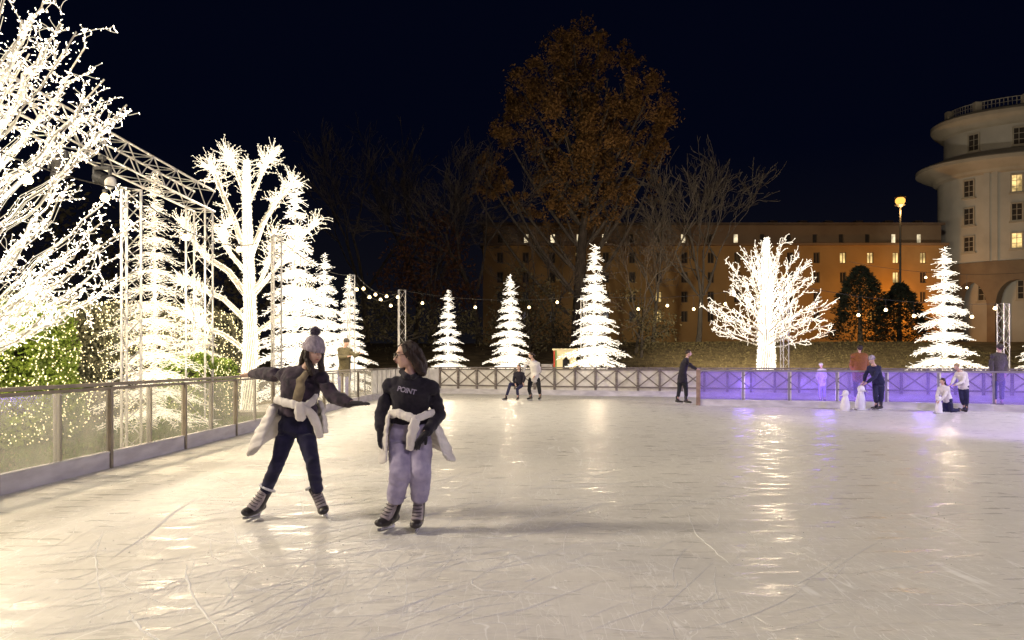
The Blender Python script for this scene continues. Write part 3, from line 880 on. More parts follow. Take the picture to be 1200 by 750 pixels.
# arcade
ar = MB(); n_ = 120; Ra = RW + 0.05
half = pit * 0.40; zsp = 7.6
def arch_z(th):
    d = min(abs(th - c) for c in [thw[0] + pit * k for k in range(-4, 12)])
    if d >= half: return None
    return zsp + 2.6 * math.sqrt(max(0, 1 - (d / half) ** 2))
ths = [-PI + k * 0.02 for k in range(315)]
for k in range(len(ths) - 1):
    a_, c_ = ths[k], ths[k + 1]; za, zc = arch_z(a_), arch_z(c_)
    mid = arch_z((a_ + c_) / 2)
    if mid is None: za = zc = 1.5
    else: za = za or zsp; zc = zc or zsp
    for rr, fl in ((Ra, 0), (Ra - 1.1, 1)):
        q = [EP(a_, rr, za), EP(c_, rr, zc), EP(c_, rr, z_ar), EP(a_, rr, z_ar)]
        if fl: q.reverse()
        ar.quad(*q)
    ar.quad(EP(a_, Ra, za), EP(a_, Ra - 1.1, za), EP(c_, Ra - 1.1, zc), EP(c_, Ra, zc))
    # pier cheeks
    nx = arch_z(ths[min(k + 2, len(ths) - 1)] - 0.01)
    if (mid is None) != (nx is None): ar.quad(EP(c_, Ra, 1.5), EP(c_, Ra - 1.1, 1.5), EP(c_, Ra - 1.1, zsp), EP(c_, Ra, zsp))
ar.build('arcade', M['tlow'], t)
ring([(RW + 0.25, z_ar - 0.25), (RW + 0.25, z_ar + 0.1), (RW - 0.1, z_ar + 0.15)]).build('string_course', M['tlow'], t)
ring([(RW - 2.2, 1.5), (RW - 2.2, z_ar)]).build('inner_wall', M['twall'], t, smooth=True)
for i, th in enumerate(thw[1:4]): tower_window(th, RW - 2.2, 9.2, 1.2, 2.1, M['pane_dark'])

# ================================================================== small kiosk by the central fir
kx, ky = GX(662, 36.5), 36.5
t = thing('striped_kiosk', 'small cream kiosk with red and green striped edge left of the largest central fir', 'kiosk', (kx, ky, 0))
M['cream'] = surf('cream_panel', (0.75, 0.66, 0.4), None, 0.7, 3); M['red'] = surf('red_stripe', (0.45, 0.06, 0.03), None, 0.6, 3); M['green'] = surf('green_stripe', (0.12, 0.28, 0.06), None, 0.6, 3)
kb_ = MB(); KW, KH = 0.95, 1.95
# front panel with arched hatch
N_ = 14; cxk, czk, rk = kx + 0.05, 1.3, 0.17
kb_.box((kx - 0.28, ky, KH / 2), (0.3, 0.5, KH)); kb_.box((kx + 0.38, ky, KH / 2), (0.3, 0.5, KH)); kb_.box((kx + 0.05, ky, 0.52), (0.36, 0.5, 1.04)); kb_.box((kx + 0.05, ky, 1.8), (0.36, 0.5, 0.3))
for s_ in (-1, 1):
    for k in range(4):
        xa = s_ * (0.18 - 0.04 * (3 - k)); kb_.box((kx + 0.05 + s_ * (0.18 - 0.018 * (k + 1)), ky, 1.5 + 0.035 * k), (0.036 * (k + 1), 0.46, 0.036))
kb_.build('body', M['cream'], t)
MB().box((kx - 0.52, ky - 0.02, KH / 2), (0.07, 0.5, KH)).build('red_edge', M['red'], t)
MB().box((kx - 0.455, ky - 0.03, KH / 2), (0.055, 0.5, KH)).build('green_edge', M['green'], t)
MB().box((kx, ky, KH + 0.04), (1.2, 0.7, 0.08)).build('roof', M['cream'], t)
MB().box((kx + 0.05, ky + 0.22, 1.32), (0.36, 0.03, 0.6)).build('hatch_shadow_board', M['black'], t)  # black sheet stands in for the shade inside the hatch
# low grey box
bx_ = GX(641, 38.5)
t = thing('utility_box', 'low grey utility box behind the cross-braced fence beside the kiosk', 'utility box', (bx_, 38.5, 0.0))
MB().box((bx_, 38.5, 0.62), (0.55, 0.45, 1.2)).build('cabinet', M['kick'], t); MB().box((bx_, 38.5, 1.24), (0.62, 0.52, 0.05)).build('lid', M['kick'], t)
MB().box((bx_ + 0.15, 38.27, 0.7), (0.03, 0.02, 0.12)).build('handle', M['black'], t)
# ================================================================== LIT FIR TREES
def rv(s=1.0):
    return V((random.gauss(0, s), random.gauss(0, s), random.gauss(0, s)))

def fir_proto(seed, H_, Rr, tiers, label, cat, loc, group, mat, nbr=17, needle=0.13, nr=0.010):
    random.seed(seed)
    t = thing('lit_fir_tree', label, cat, (0, 0, 0), group=group)
    tr = MB(); tr.tube([(0, 0, 0), (0, 0, H_ * 0.97)], [0.05, 0.02], 8); tr.build('trunk', M['wire'], t)
    for k in range(tiers):
        u = k / (tiers - 1)
        z = H_ * (0.06 + 0.86 * u ** 0.93)
        r = Rr * (1 - u) ** 0.85 + 0.10
        r *= random.uniform(0.84, 1.08)
        nb = max(6, int(nbr * (0.45 + 0.75 * (1 - u))))
        fr, li = MB(), MB()
        fr.tube([(0, 0, z - 0.04), (0, 0, z + 0.04)], 0.07, 8)
        a0 = random.uniform(0, 1)
        for j in range(nb):
            an = 2 * PI * (j + a0) / nb + random.gauss(0, 0.10)
            rr = r * random.uniform(0.72, 1.08)
            d = V((math.cos(an), math.sin(an), 0))
            dz = random.gauss(0, 0.05)
            droop = 0.20 * rr + 0.05
            pts = []
            for q in range(6):
                f = q / 5
                pts.append(V((0, 0, z + dz)) + d * rr * f + V((0, 0, -droop * f * f * 1.5 + 0.10 * rr * max(0, f - 0.75) * 2)))
            fr.tube(pts, [nr * 1.5, nr * 1.5, nr * 1.4, nr * 1.3, nr, nr * 0.8], 3, False)
            side = V((-d.y, d.x, 0))
            m = max(4, int(rr / 0.055))
            for q in range(m):
                f = 0.1 + 0.9 * q / m
                i = min(4, int(f * 5)); p = pts[i].lerp(pts[i + 1], f * 5 - i)
                L_ = needle * (1.15 - 0.75 * f) * random.uniform(0.6, 1.3) * (1 + 0.5 * (Rr / 1.9))
                s_ = 1 if q % 2 else -1
                e = p + side * s_ * L_ + d * L_ * random.uniform(0.2, 0.9) + V((0, 0, random.gauss(-0.25, 0.35) * L_))
                li.spike(p, e, nr * random.uniform(0.7, 1.1))
                if random.random() < 0.35: li.octa(e, nr * 1.9)
            li.octa(pts[-1], nr * 2.2)
        f_ = fr.build('branch_tier', M['strand'], t)
        tag(li.build('fairy_lights', mat, f_), kind='stuff')
    # light cord wound round the trunk
    li = MB()
    pts = []
    for q in range(int(H_ * 26)):
        z = q / 26; an = q * 1.1
        pts.append(V((math.cos(an) * 0.075, math.sin(an) * 0.075, z)))
    li.tube(pts, nr * 1.3, 3, False)
    for q in range(int(H_ * 40)):
        z = random.uniform(0, H_); an = random.uniform(0, 2 * PI); d = V((math.cos(an), math.sin(an), random.gauss(0, 0.4)))
        rr = 0.05 + 0.06 * (1 - z / H_)
        p = V((0, 0, z)); li.spike(p, p + d * (rr + 0.05 + (0.1 if z > H_ * 0.85 else 0.12)), nr)
    li.octa((0, 0, H_), nr * 3)
    li.build('trunk_lights', mat, t)
    return t

GL, GB = 'lit fir trees along the left barrier', 'lit fir trees behind the back fence'
protoA = fir_proto(3, 6.0, 1.62, 14, 'nearest lit fir of the left row, behind the near silver mast', 'light tree', None, GL, M['fairy'], 20, 0.13, 0.0052)
protoB = fir_proto(8, 6.0, 1.42, 13, 'largest central lit fir, beside the striped kiosk', 'light tree', None, GB, M['fairy_cool'], 22, 0.17, 0.0105)
protoC = fir_proto(15, 6.0, 1.5, 11, 'lit fir', 'light tree', None, GB, M['fairy_cool'], 19, 0.19, 0.0105)
def put(o, px, Y, top, wid, label, group, rz):
    """set a tree at its spot: top is the pixel height of its tip, wid its half width in metres"""
    x = GX(px, Y); z0 = 0.0; h = EYE + (HZ - top) / FPX * Y - z0
    o.location = (x, Y, z0); s_ = h / 6.0
    wid *= 1.17 if group == GB or px > 300 else 1.0; o.scale = (s_ * wid, s_ * wid, s_); o.rotation_euler = (0, 0, rz); o['label'] = label; o['group'] = group
    return o
put(protoA, 181, 16.6, 200, 1.0, 'nearest lit fir of the left row, right behind the near silver mast', GL, 0.3)
c = copy_tree(protoB); put(c, 346, 27.5, 212, 0.92, 'tallest lit fir of the left row, partly hidden by the bare lit tree', GL, 1.1)
c = copy_tree(protoC); put(c, 381, 32.5, 297, 0.95, 'lit fir next to the tallest fir, above the beanie of the skater', GL, 2.3)
c = copy_tree(protoB); put(c, 409, 37.0, 324, 0.92, 'farthest lit fir of the left row, behind the man in the olive jacket', GL, 3.9)
c = copy_tree(protoA); put(c, 230, 21.0, 330, 1.25, 'low wide lit fir between the near fir and the bare lit tree', GL, 2.0)
c = copy_tree(protoC); put(c, 525, 38.0, 340, 0.92, 'smallest lit fir behind the back fence, nearest the lone mast', GB, 4.4)
c = copy_tree(protoB); put(c, 598, 36.0, 322, 0.95, 'middle-sized lit fir behind the crouching skater', GB, 5.2)
put(protoB, 697, 35.2, 287, 0.95, 'largest lit fir behind the back fence, beside the striped kiosk', GB, 0.6)
put(protoC, 1107, 29.0, 290, 1.05, 'lit fir on the right in front of the round building', GB, 1.9)
c = copy_tree(protoB); put(c, 1221, 27.0, 352, 1.2, 'lit fir cut off by the right edge of the picture', GB, 3.0)

# ================================================================== LIT BARE TREES
def limb_path(p, d, L_, n, curl, lift, wob=0.05):
    pts = [V(p)]; d = V(d).normalized()
    for i in range(n):
        d = (d + rv(wob) + V((0, 0, lift)) + curl).normalized()
        pts.append(pts[-1] + d * L_ / n)
    return pts
def star_twig(li, p, d, L_, r, hot=None):
    """little branch of lamps ending in star points"""
    pts = limb_path(p, d, L_, 4, rv(0.12), 0.05, 0.22)
    li.tube(pts, [r, r, r * 0.8, r * 0.7, r * 0.5], 3, False)
    for q in pts[1:]:
        for _ in range(2):
            li.spike(q, q + rv(1).normalized() * r * random.uniform(3.5, 7), r * 0.75)
        li.octa(q + rv(r), r * 1.5)
    return pts

# ---- upright bare tree on the left (broad white trunk, up-curving limbs)
def bare_tree_left():
    random.seed(21)
    Y = 21.0; x = GX(291, Y); H_ = EYE + (HZ - 180) / FPX * Y
    k = 1 / FPX * Y
    t = thing('lit_bare_tree', 'bare tree wrapped in white lights with thick glowing trunk left of the pompom hat', 'light tree', (x, Y, 0))
    base = V((x, Y, 0))
    pts = [base + V((0, 0, H_ * f)) + V((0.05 * math.sin(f * 5), 0, 0)) for f in [i / 10 for i in range(11)]]
    pts[-1].z = H_ - 0.2
    tr = MB(); tr.tube(pts, [0.2 - 0.013 * i for i in range(11)], 10); tro = tr.build('trunk', M['wire'], t)
    li = MB()
    for q in range(2600):
        f = random.random(); z = H_ * f * 0.98; an = random.uniform(0, 2 * PI); rr = 0.21 - 0.15 * f
        p = base + V((0.05 * math.sin(f * 5) + math.cos(an) * rr, math.sin(an) * rr, z))
        e = V((math.cos(an), math.sin(an), random.gauss(0, 0.8)))
        li.spike(p, p + e * random.uniform(0.02, 0.07), 0.007)
    for s_ in range(18):
        an = s_ * 2 * PI / 18
        li.tube([p + V((math.cos(an + i * 0.4) * (0.2 - 0.013 * i + 0.01), math.sin(an + i * 0.4) * (0.2 - 0.013 * i + 0.01), 0)) for i, p in enumerate(pts)], 0.009, 3, False)
    li.build('trunk_lights', M['fairy'], tro)
    def W(px, py, dy=0): return P(px, py, Y + dy)
    # main limbs: (start on the trunk, way points, tip), traced in the tree's own plane with real depth
    limbs = [
        ([(288, 345), (268, 318), (240, 300), (222, 275), (214, 262)], -0.5, .075),
        ([(288, 300), (276, 262), (262, 230), (252, 205), (247, 196)], 0.6, .07),
        ([(294, 300), (308, 262), (322, 238), (333, 225), (345, 212)], -0.6, .08),
        ([(294, 345), (306, 328), (314, 310), (318, 292), (322, 274)], -1.1, .06),
        ([(294, 350), (315, 325), (335, 300), (352, 280), (372, 258)], 0.9, .06),
        ([(290, 238), (282, 215), (275, 198), (270, 190), (268, 182)], 0.2, .05),
        ([(293, 235), (302, 215), (308, 200), (313, 190), (318, 182)], -0.3, .05),
        ([(288, 375), (262, 350), (240, 340), (222, 332), (210, 330)], 0.8, .06),
        ([(294, 395), (320, 375), (340, 362), (352, 350), (362, 345)], -0.7, .055),
        ([(289, 320), (272, 300), (264, 288), (262, 275), (266, 262)], -0.9, .05),
        ([(288, 410), (262, 392), (244, 385), (228, 370), (218, 368)], -0.8, .05),
    ]
    for way, depth, r0 in limbs:
        n = len(way); P_ = [W(a, b, depth * (i / (n - 1)) ** 1.3) for i, (a, b) in enumerate(way)]
        pts = []
        for i in range(n - 1):
            for q in range(3): pts.append(P_[i].lerp(P_[i + 1], q / 3))
        pts.append(P_[-1]); m = len(pts)
        fr = MB().tube(pts, [r0 * (1 - 0.55 * i / m) for i in range(m)], 6).build('limb', M['wire'], t)
        li = MB()
        for s_ in range(7):
            an = s_ * 2 * PI / 7
            li.tube([p + V((math.cos(an + i * .5), math.sin(an + i * .5) * .8, math.sin(an + i * .5))) * (r0 * (1 - 0.55 * i / m) + 0.008) for i, p in enumerate(pts)], 0.0065, 3, False)
        for q in range(int(260)):
            i = random.randrange(m - 1); p = pts[i].lerp(pts[i + 1], random.random()) + rv(r0 * 0.6)
            li.spike(p, p + rv(0.035), 0.006)
        # clusters of twigs along the outer half
        for q in range(96):
            f = 1 - 0.6 * random.random() ** 1.5
            i = min(m - 2, int(f * (m - 1))); p = pts[i].lerp(pts[i + 1], random.random())
            d = (pts[min(m - 1, i + 1)] - pts[i]).normalized() * 0.5 + rv(0.65) + V((0, 0, 0.15))
            star_twig(li, p, d, random.uniform(0.2, 0.6) * (0.6 + 0.5 * f), 0.0070)
        tag(li.build('fairy_lights', M['fairy'], fr), kind='stuff')
    li = MB()
    for q in range(40):
        p = base + V((0.0, 0, H_ * random.uniform(0.8, 0.97)))
        star_twig(li, p, rv(0.6) + V((0, 0, 0.8)), random.uniform(0.2, 0.45), 0.0065)
    li.build('top_twigs', M['fairy'], t)
bare_tree_left()

# ---- near tree on the far left: bundles of bright strands fanning out
def near_tree():
    random.seed(33)
    Y = 9.8; x = GX(-118, Y)
    t = thing('lit_bare_tree', 'huge lit tree of arching strands cut off by the left edge of the picture', 'light tree', (x, Y, 0))
    base = V((x, Y, 0))
    tp = [base + V((0, 0, 8.4 * i / 8)) for i in range(9)]
    MB().tube(tp, [0.2 - 0.015 * i for i in range(9)], 10).build('trunk', M['wire'], t)
    li = MB()
    for s_ in range(16):
        an = s_ * 2 * PI / 16
        li.tube([p + V((math.cos(an + i * .3), math.sin(an + i * .3), 0)) * (0.22 - 0.015 * i) for i, p in enumerate(tp)], 0.010, 3, False)
    li.build('trunk_lights', M['strand'], t)
    ends = [ # start height px row on trunk, tip (px,py), depth shift
        (330, 148, 126, -0.3), (335, 120, 98, 0.5), (345, 143, 135, -0.9), (300, 100, 62, 0.4), (290, 72, 28, -0.5), (270, 46, 6, 0.2),
        (260, 20, -30, 0.3), (245, 60, -20, -0.8), (305, 85, 90, 1.1), (240, 5, -60, -0.4), (280, 122, 118, 1.4),
        (300, 55, 52, 1.2), (320, 96, 120, -0.6), (300, 30, 60, 0.9), (265, 92, 40, -1.0), (290, 30, 20, -1.1),
        (430, 132, 224, 0.2), (440, 150, 262, -0.4), (445, 158, 318, 0.4), (450, 118, 262, -0.9), (450, 140, 300, 0.9), (455, 95, 345, -0.6), (440, 66, 226, 0.6), (452, 62, 340, 0.5),
        (455, 104, 300, 0.2), (450, 45, 330, -1.1), (435, 90, 214, -0.2), (445, 122, 344, -0.2), (440, 40, 258, 0.9), (448, 84, 290, 1.2), (452, 70, 318, 0.1),
        (300, -320, 60, 0.0), (340, -360, 180, 0.5), (300, -250, -40, -0.4), (440, -380, 300, 0.3), (330, -130, 0, -1.6), (430, -140, 260, -1.5),
    ]
    for sy, ex, ey, dp in ends:
        a = P(-118 + random.uniform(-4, 4), sy, Y); e = P(ex, ey, Y + dp)
        L_ = (e - a).length; dirx = (e - a).normalized()
        bow = V((0, 0, -1)) * L_ * (0.045 if sy > 400 else 0.06)
        pts = []
        for q in range(15):
            f = q / 14
            p = a.lerp(e, f) + bow * math.sin(PI * f) + rv(0.012 + 0.02 * f); pts.append(p)
        m = len(pts)
        fr = MB(); li = MB(); hot = MB()
        r0 = 0.07 if sy > 400 else 0.062
        fr.tube(pts, [0.012] * m, 4, False)
        for s_ in range(5):
            an = s_ * 2 * PI / 5
            sx, sy_ = frame_of(dirx)
            stp = int(m * random.uniform(0.7, 1.0))
            if stp < 3: stp = 3
            li.tube([p + (sx * math.cos(an) + sy_ * math.sin(an)) * r0 * (1 + 0.5 * math.sin(i * 0.9 + s_)) * (1.15 - 0.8 * i / m) + rv(0.004) for i, p in enumerate(pts[:stp])], 0.0048, 4, False)
        # lamps on the strands
        for q in range(int(L_ * 34)):
            i = random.randrange(m - 1); p = pts[i].lerp(pts[i + 1], random.random()) + rv(r0 * 0.6)
            hot.spike(p, p + rv(0.02), 0.0042)
        # curling side sprays towards the tip
        for q in range(7):
            f = 1 - 0.45 * random.random() ** 1.2
            i = min(m - 2, int(f * (m - 1))); p = pts[i].lerp(pts[i + 1], random.random())
            d = dirx * 1.0 + rv(0.5) + V((0, 0, 0.15))
            tw = limb_path(p, d, random.uniform(0.15, 0.5), 7, rv(0.12), 0.04, 0.10)
            li.tube(tw, 0.0050, 4, False)
            for v_ in tw[1:]:
                hot.spike(v_, v_ + rv(1).normalized() * random.uniform(0.02, 0.05), 0.0038)
                hot.octa(v_ + rv(0.008), 0.0066)
                if random.random() < 0.35:
                    t2 = limb_path(v_, rv(0.7) + d * 0.5, random.uniform(0.08, 0.2), 3, rv(0.1), 0, 0.2)
                    li.tube(t2, 0.0042, 3, False); hot.octa(t2[-1], 0.007); hot.spike(t2[-1], t2[-1] + rv(0.025), 0.005)
        fo = fr.build('limb', M['wire'], t)
        li.build('light_strands', M['strand'], fo)
        tag(hot.build('fairy_lights', M['fairy_hot'], fo), kind='stuff')
near_tree()

# ---- round white tree on the right
def round_tree():
    random.seed(47)
    Y = 33.0; x = GX(898, Y); t = thing('lit_bare_tree', 'round-crowned bare tree wrapped in white lights behind the violet barrier', 'light tree', (x, Y, 0))
    base = V((x, Y, 0)); Ht = EYE + (HZ - 279) / FPX * Y
    tp = [base + V((0, 0, Ht * i / 8)) for i in range(9)]
    rad = [0.38, 0.36, 0.33, 0.29, 0.2, 0.15, 0.11, 0.09, 0.06]
    tro = MB().tube(tp, rad, 12).build('trunk', M['wire'], t)
    li = MB()
    for s_ in range(22):
        an = s_ * 2 * PI / 22
        li.tube([p + V((math.cos(an + i * .2), math.sin(an + i * .2), 0)) * (rad[i] + 0.012) for i, p in enumerate(tp)], 0.020, 3, False)
    for q in range(1500):
        f = random.random(); an = random.uniform(0, 2 * PI); i = min(7, int(f * 8)); rr = rad[i] + 0.01
        p = base + V((math.cos(an) * rr, math.sin(an) * rr, Ht * f)); li.spike(p, p + V((math.cos(an), math.sin(an), random.gauss(0, 1))) * 0.06, 0.016)
    li.build('trunk_lights', M['fairy_cool'], tro)
    n = 54
    for i in range(n):
        az = i * 2.39996 + random.gauss(0, 0.1)
        u = (i + 0.5) / n
        el = R(5 + 71 * u ** 0.95)
        z0 = 2.0 + 1.9 * u
        d = V((math.cos(az) * math.cos(el), math.sin(az) * math.cos(el), math.sin(el)))
        L_ = (1 / math.sqrt((math.cos(el) / 3.35) ** 2 + (math.sin(el) / 4.75) ** 2) - 1.5 * u) * random.uniform(0.88, 1.04)
        if u < 0.15: L_ *= 0.95
        pts = limb_path(base + V((0, 0, z0)), d, L_, 8, V((0, 0, 0)), 0.0 if u > 0.2 else 0.03, 0.055)
        m = len(pts); fr = MB().tube(pts, [0.035 * (1 - 0.6 * k / m) for k in range(m)], 5).build('limb', M['wire'], t)
        li = MB(); li.tube(pts, [0.016 * (1 - 0.3 * k / m) for k in range(m)], 4, False)
        for q in range(7):
            f = 0.3 + 0.65 * (q + random.random() * 0.5) / 7; k = min(m - 2, int(f * (m - 1))); p = pts[k].lerp(pts[k + 1], f * (m - 1) - k)
            dd = (pts[k + 1] - pts[k]).normalized() + rv(0.42) + V((0, 0, 0.1))
            L2 = random.uniform(0.35, 0.75) * (1.2 - 0.4 * f)
            tw = limb_path(p, dd, L2, 4, rv(0.05), 0.02, 0.12)
            li.tube(tw, [0.0115, 0.011, 0.011, 0.0105, 0.010], 3, False)
            for v_ in tw[1:]:
                e = v_ + ((tw[-1] - tw[0]).normalized() + rv(0.7)).normalized() * random.uniform(0.08, 0.2)
                li.tube([v_, e], 0.010, 3, False); li.octa(e, 0.021)
        for q in range(30):
            k = random.randrange(m - 1); p = pts[k].lerp(pts[k + 1], random.random()); li.spike(p, p + rv(0.06), 0.010)
        tag(li.build('fairy_lights', M['fairy_cool'], fr), kind='stuff')
round_tree()

# ================================================================== HEDGES WITH NET LIGHTS
M['leaf_green'] = surf('hedge_leaves_green', (0.34, 0.46, 0.07), (0.17, 0.25, 0.035), 0.6, 6)
M['leaf_grey'] = surf('hedge_leaves_dull', (0.2, 0.19, 0.11), (0.1, 0.1, 0.06), 0.7, 6)
M['net'] = glow('net_light_bulbs', (1.0, 0.82, 0.42), 3.0)
def hedge(label, x0, x1, y0, y1, h, leafm, seed, nleaf, nlight, lr):
    random.seed(seed)
    t = thing('hedge', label, 'hedge', ((x0 + x1) / 2, (y0 + y1) / 2, 0), group=None)
    core = MB()
    def surfp(m=0.0):
        """a point on the hedge's bulging surface with its outward direction"""
        r = random.random(); f = random.random()
        if r < 0.22:
            p = V((random.uniform(x0, x1), random.uniform(y0, y1), h)); nn = V((0, 0, 1))
        elif r < 0.75:
            p = V((x1, random.uniform(y0, y1), random.uniform(0, h))); nn = V((1, 0, 0))
        else:
            p = V((random.uniform(x0, x1), y0, random.uniform(0, h))); nn = V((0, -1, 0))
        w_ = noise.noise(p * 1.1 + V((seed, 0, 0))) * 0.28 + noise.noise(p * 3.1) * 0.1
        c = V(((x0 + x1) / 2, (y0 + y1) / 2, h * 0.45))
        ed = 1.0 - 0.10 * (abs(p.z - c.z) / (h * 0.55)) ** 3
        q = V((c.x + (p.x - c.x) * ed, c.y + (p.y - c.y) * ed, p.z))
        return q + nn * w_, nn
    b = MB()
    for i in range(nleaf):
        p, nn = surfp(); p = p - nn * abs(random.gauss(0, 0.1)); s_ = random.uniform(0.035, 0.07)
        a = (rv(1)).normalized(); c = (nn * 0.8 + rv(0.7)).normalized(); a = (a - c * a.dot(c)).normalized(); d = c.cross(a)
        n = len(b.v); b.v += [p - a * s_, p + d * s_ * 0.5, p + a * s_, p - d * s_ * 0.5]; b.face((n, n + 1, n + 2, n + 3))
    b.build('foliage', leafm, t)
    st = MB()
    for i in range(10):
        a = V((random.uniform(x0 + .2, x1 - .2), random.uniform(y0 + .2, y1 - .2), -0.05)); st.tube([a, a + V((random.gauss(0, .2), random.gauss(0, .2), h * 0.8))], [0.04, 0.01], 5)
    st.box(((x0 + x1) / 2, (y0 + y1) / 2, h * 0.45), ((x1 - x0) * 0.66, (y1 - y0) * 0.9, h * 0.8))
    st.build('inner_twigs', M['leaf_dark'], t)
    li = MB()
    for i in range(nlight):
        p, nn = surfp(); li.octa(p + nn * 0.03, lr * 0.85 * random.uniform(0.6, 1.2))
    tag(li.build('net_lights', M['net'], t), kind='stuff')
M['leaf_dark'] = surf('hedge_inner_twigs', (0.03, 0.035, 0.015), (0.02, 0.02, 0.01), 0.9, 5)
hedge('bright green clipped hedge dotted with net lights at the far left', -11.6, -8.45, 9.0, 14.7, 2.5, M['leaf_green'], 3, 34000, 2300, 0.019)
hedge('dull grey hedge under net lights between the green hedge and the near lit fir', -12.6, -9.6, 15.3, 19.9, 2.75, M['leaf_grey'], 6, 20000, 1900, 0.02)
hedge('dark hedge with net lights behind the bare lit tree', -13.4, -9.6, 20.6, 28.5, 3.1, M['leaf_grey'], 9, 22000, 2100, 0.026)
hedge('low green shrub mass with net lights at the foot of the near lit fir', -8.6, -7.5, 17.9, 20.2, 1.45, M['leaf_green'], 12, 9000, 420, 0.018)

# ================================================================== NATURAL TREES BEHIND
M['bark'] = surf('grey_bark', (0.11, 0.09, 0.075), (0.06, 0.05, 0.042), 0.95, 4, 0.6, 20, stretch=(1, 1, 0.3))
M['bark_pale'] = surf('pale_bark', (0.16, 0.135, 0.115), (0.095, 0.083, 0.07), 0.95, 4, 0.6, 20, stretch=(1, 1, 0.3))
M['oak_leaf'] = surf('brown_winter_oak_leaves', (0.31, 0.17, 0.058), (0.11, 0.06, 0.02), 0.75, 0.55, detail=8, lo=0.3, hi=0.7)
M['rust_leaf'] = surf('dark_rust_leaves', (0.13, 0.05, 0.018), (0.06, 0.025, 0.01), 0.75, 0.8)
M['needle'] = surf('dark_conifer_needles', (0.022, 0.03, 0.02), (0.011, 0.015, 0.01), 0.8, 1.5)
M['thicket'] = surf('olive_thicket_leaves', (0.12, 0.10, 0.05), (0.06, 0.05, 0.026), 0.85, 0.8)

def grow(b, p, d, L_, r, depth, maxd, tips, spread=0.5, lift=0.06, seg=5, kids=(2, 3), minr=0.012):
    pts = limb_path(p, d, L_, seg, rv(0.02), lift, 0.08)
    b.tube(pts, [max(minr, r * (1 - 0.4 * i / seg)) for i in range(seg + 1)], 6 if r > 0.06 else (4 if r > 0.03 else 3), False)
    if depth >= maxd:
        tips.append((pts[-1], (pts[-1] - pts[-2]).normalized())); return
    n = random.randint(*kids)
    for k in range(n):
        i = seg if k == 0 else random.randint(max(1, seg // 2 - 1), seg)
        dd = ((pts[i] - pts[i - 1]).normalized() + rv(spread)).normalized()
        grow(b, pts[i], dd, L_ * random.uniform(0.62, 0.84), r * (0.66 if k == 0 else 0.5), depth + 1, maxd, tips, spread, lift, seg, kids, minr)
    if depth >= 1:
        tips.append((pts[-1], (pts[-1] - pts[-2]).normalized()))

def bare_tree(px, Y, top, label, seed, lean=0.0, spread=0.33, r0=0.28, stems=3, mat='bark', minr=0.02, maxd=6):
    random.seed(seed)
    x = GX(px, Y); z0 = hill_z(x, Y) if Y < 78 else 2.8
    Htot = EYE + (HZ - top) / FPX * Y - z0
    t = thing('bare_winter_tree', label, 'tree', (x, Y, z0), group='bare winter trees behind the rink')
    tr = MB(); zt = Htot * 0.22
    pts = limb_path((x, Y, z0 - 0.2), V((lean, 0, 1)), zt, 4, V((0, 0, 0)), 0.02, 0.03)
    tr.tube(pts, [r0 * 1.2, r0, r0 * 0.9, r0 * 0.85, r0 * 0.8], 9); tr.build('trunk', M[mat], t)
    cr = MB(); tips = []
    for s_ in range(stems):
        d = V((lean + (s_ - (stems - 1) / 2) * 0.55 + random.gauss(0, .1), random.gauss(0, 0.3), 1)).normalized()
        grow(cr, pts[-1], d, Htot * 0.245, r0 * 0.6, 0, maxd, tips, spread, 0.035, 5, (2, 3), minr)
    zmax = max(v.z for v in cr.v); k = (Htot + z0 - pts[-1].z) / (zmax - pts[-1].z)
    cr.v = [V((pts[-1].x + (v.x - pts[-1].x) * (0.5 + 0.5 * k), pts[-1].y + (v.y - pts[-1].y), pts[-1].z + (v.z - pts[-1].z) * k)) for v in cr.v]
    cr.build('crown', M[mat], t)
    return t
bare_tree(430, 66, 132, 'faint bare tree farthest left behind the left light trees', 101, -0.05, 0.34, 0.26)
bare_tree(486, 70, 150, 'faint bare tree behind the lone mast, left of the rust coloured tree', 102, 0.05, 0.32, 0.24)
bare_tree(562, 60, 150, 'bare forked tree at the left side of the big brown oak', 103, -0.12, 0.34, 0.24)
bare_tree(765, 63, 190, 'slim bare tree at the right edge of the big brown oak', 104, 0.03, 0.28, 0.18, 2, 'bark_pale')
bare_tree(818, 62, 152, 'wide bare tree with pale limbs above the long building', 105, 0.10, 0.36, 0.22, 4, 'bark_pale')
bare_tree(745, 52, 262, 'thin bare tree before the building, right of the largest central fir', 106, 0.15, 0.4, 0.12, 3, 'bark', 0.012, 5)
bare_tree(650, 56, 250, 'thin bare tree between the two larger central lit firs', 107, -0.1, 0.4, 0.14, 3, 'bark', 0.012, 5)

def leafy(px, Y, top, label, cat, seed, wid, leafm, nleaf, size, z_low, group=None, name='oak_tree', r0=0.55, trunkm='bark'):
    """tree that holds its dead leaves: trunk, crown of limbs, clumped foliage"""
    random.seed(seed)
    x = GX(px, Y); z0 = hill_z(x, Y); Ht = EYE + (HZ - top) / FPX * Y - z0
    t = thing(name, label, cat, (x, Y, z0), group=group)
    pts = limb_path((x, Y, z0 - 0.3), V((0, 0, 1)), Ht * 0.6, 8, V((0, 0, 0)), 0.0, 0.02)
    MB().tube(pts, [r0 * (1.25 - 0.12 * i) for i in range(9)], 10).build('trunk', M[trunkm], t)
    return t, pts, x, z0, Ht

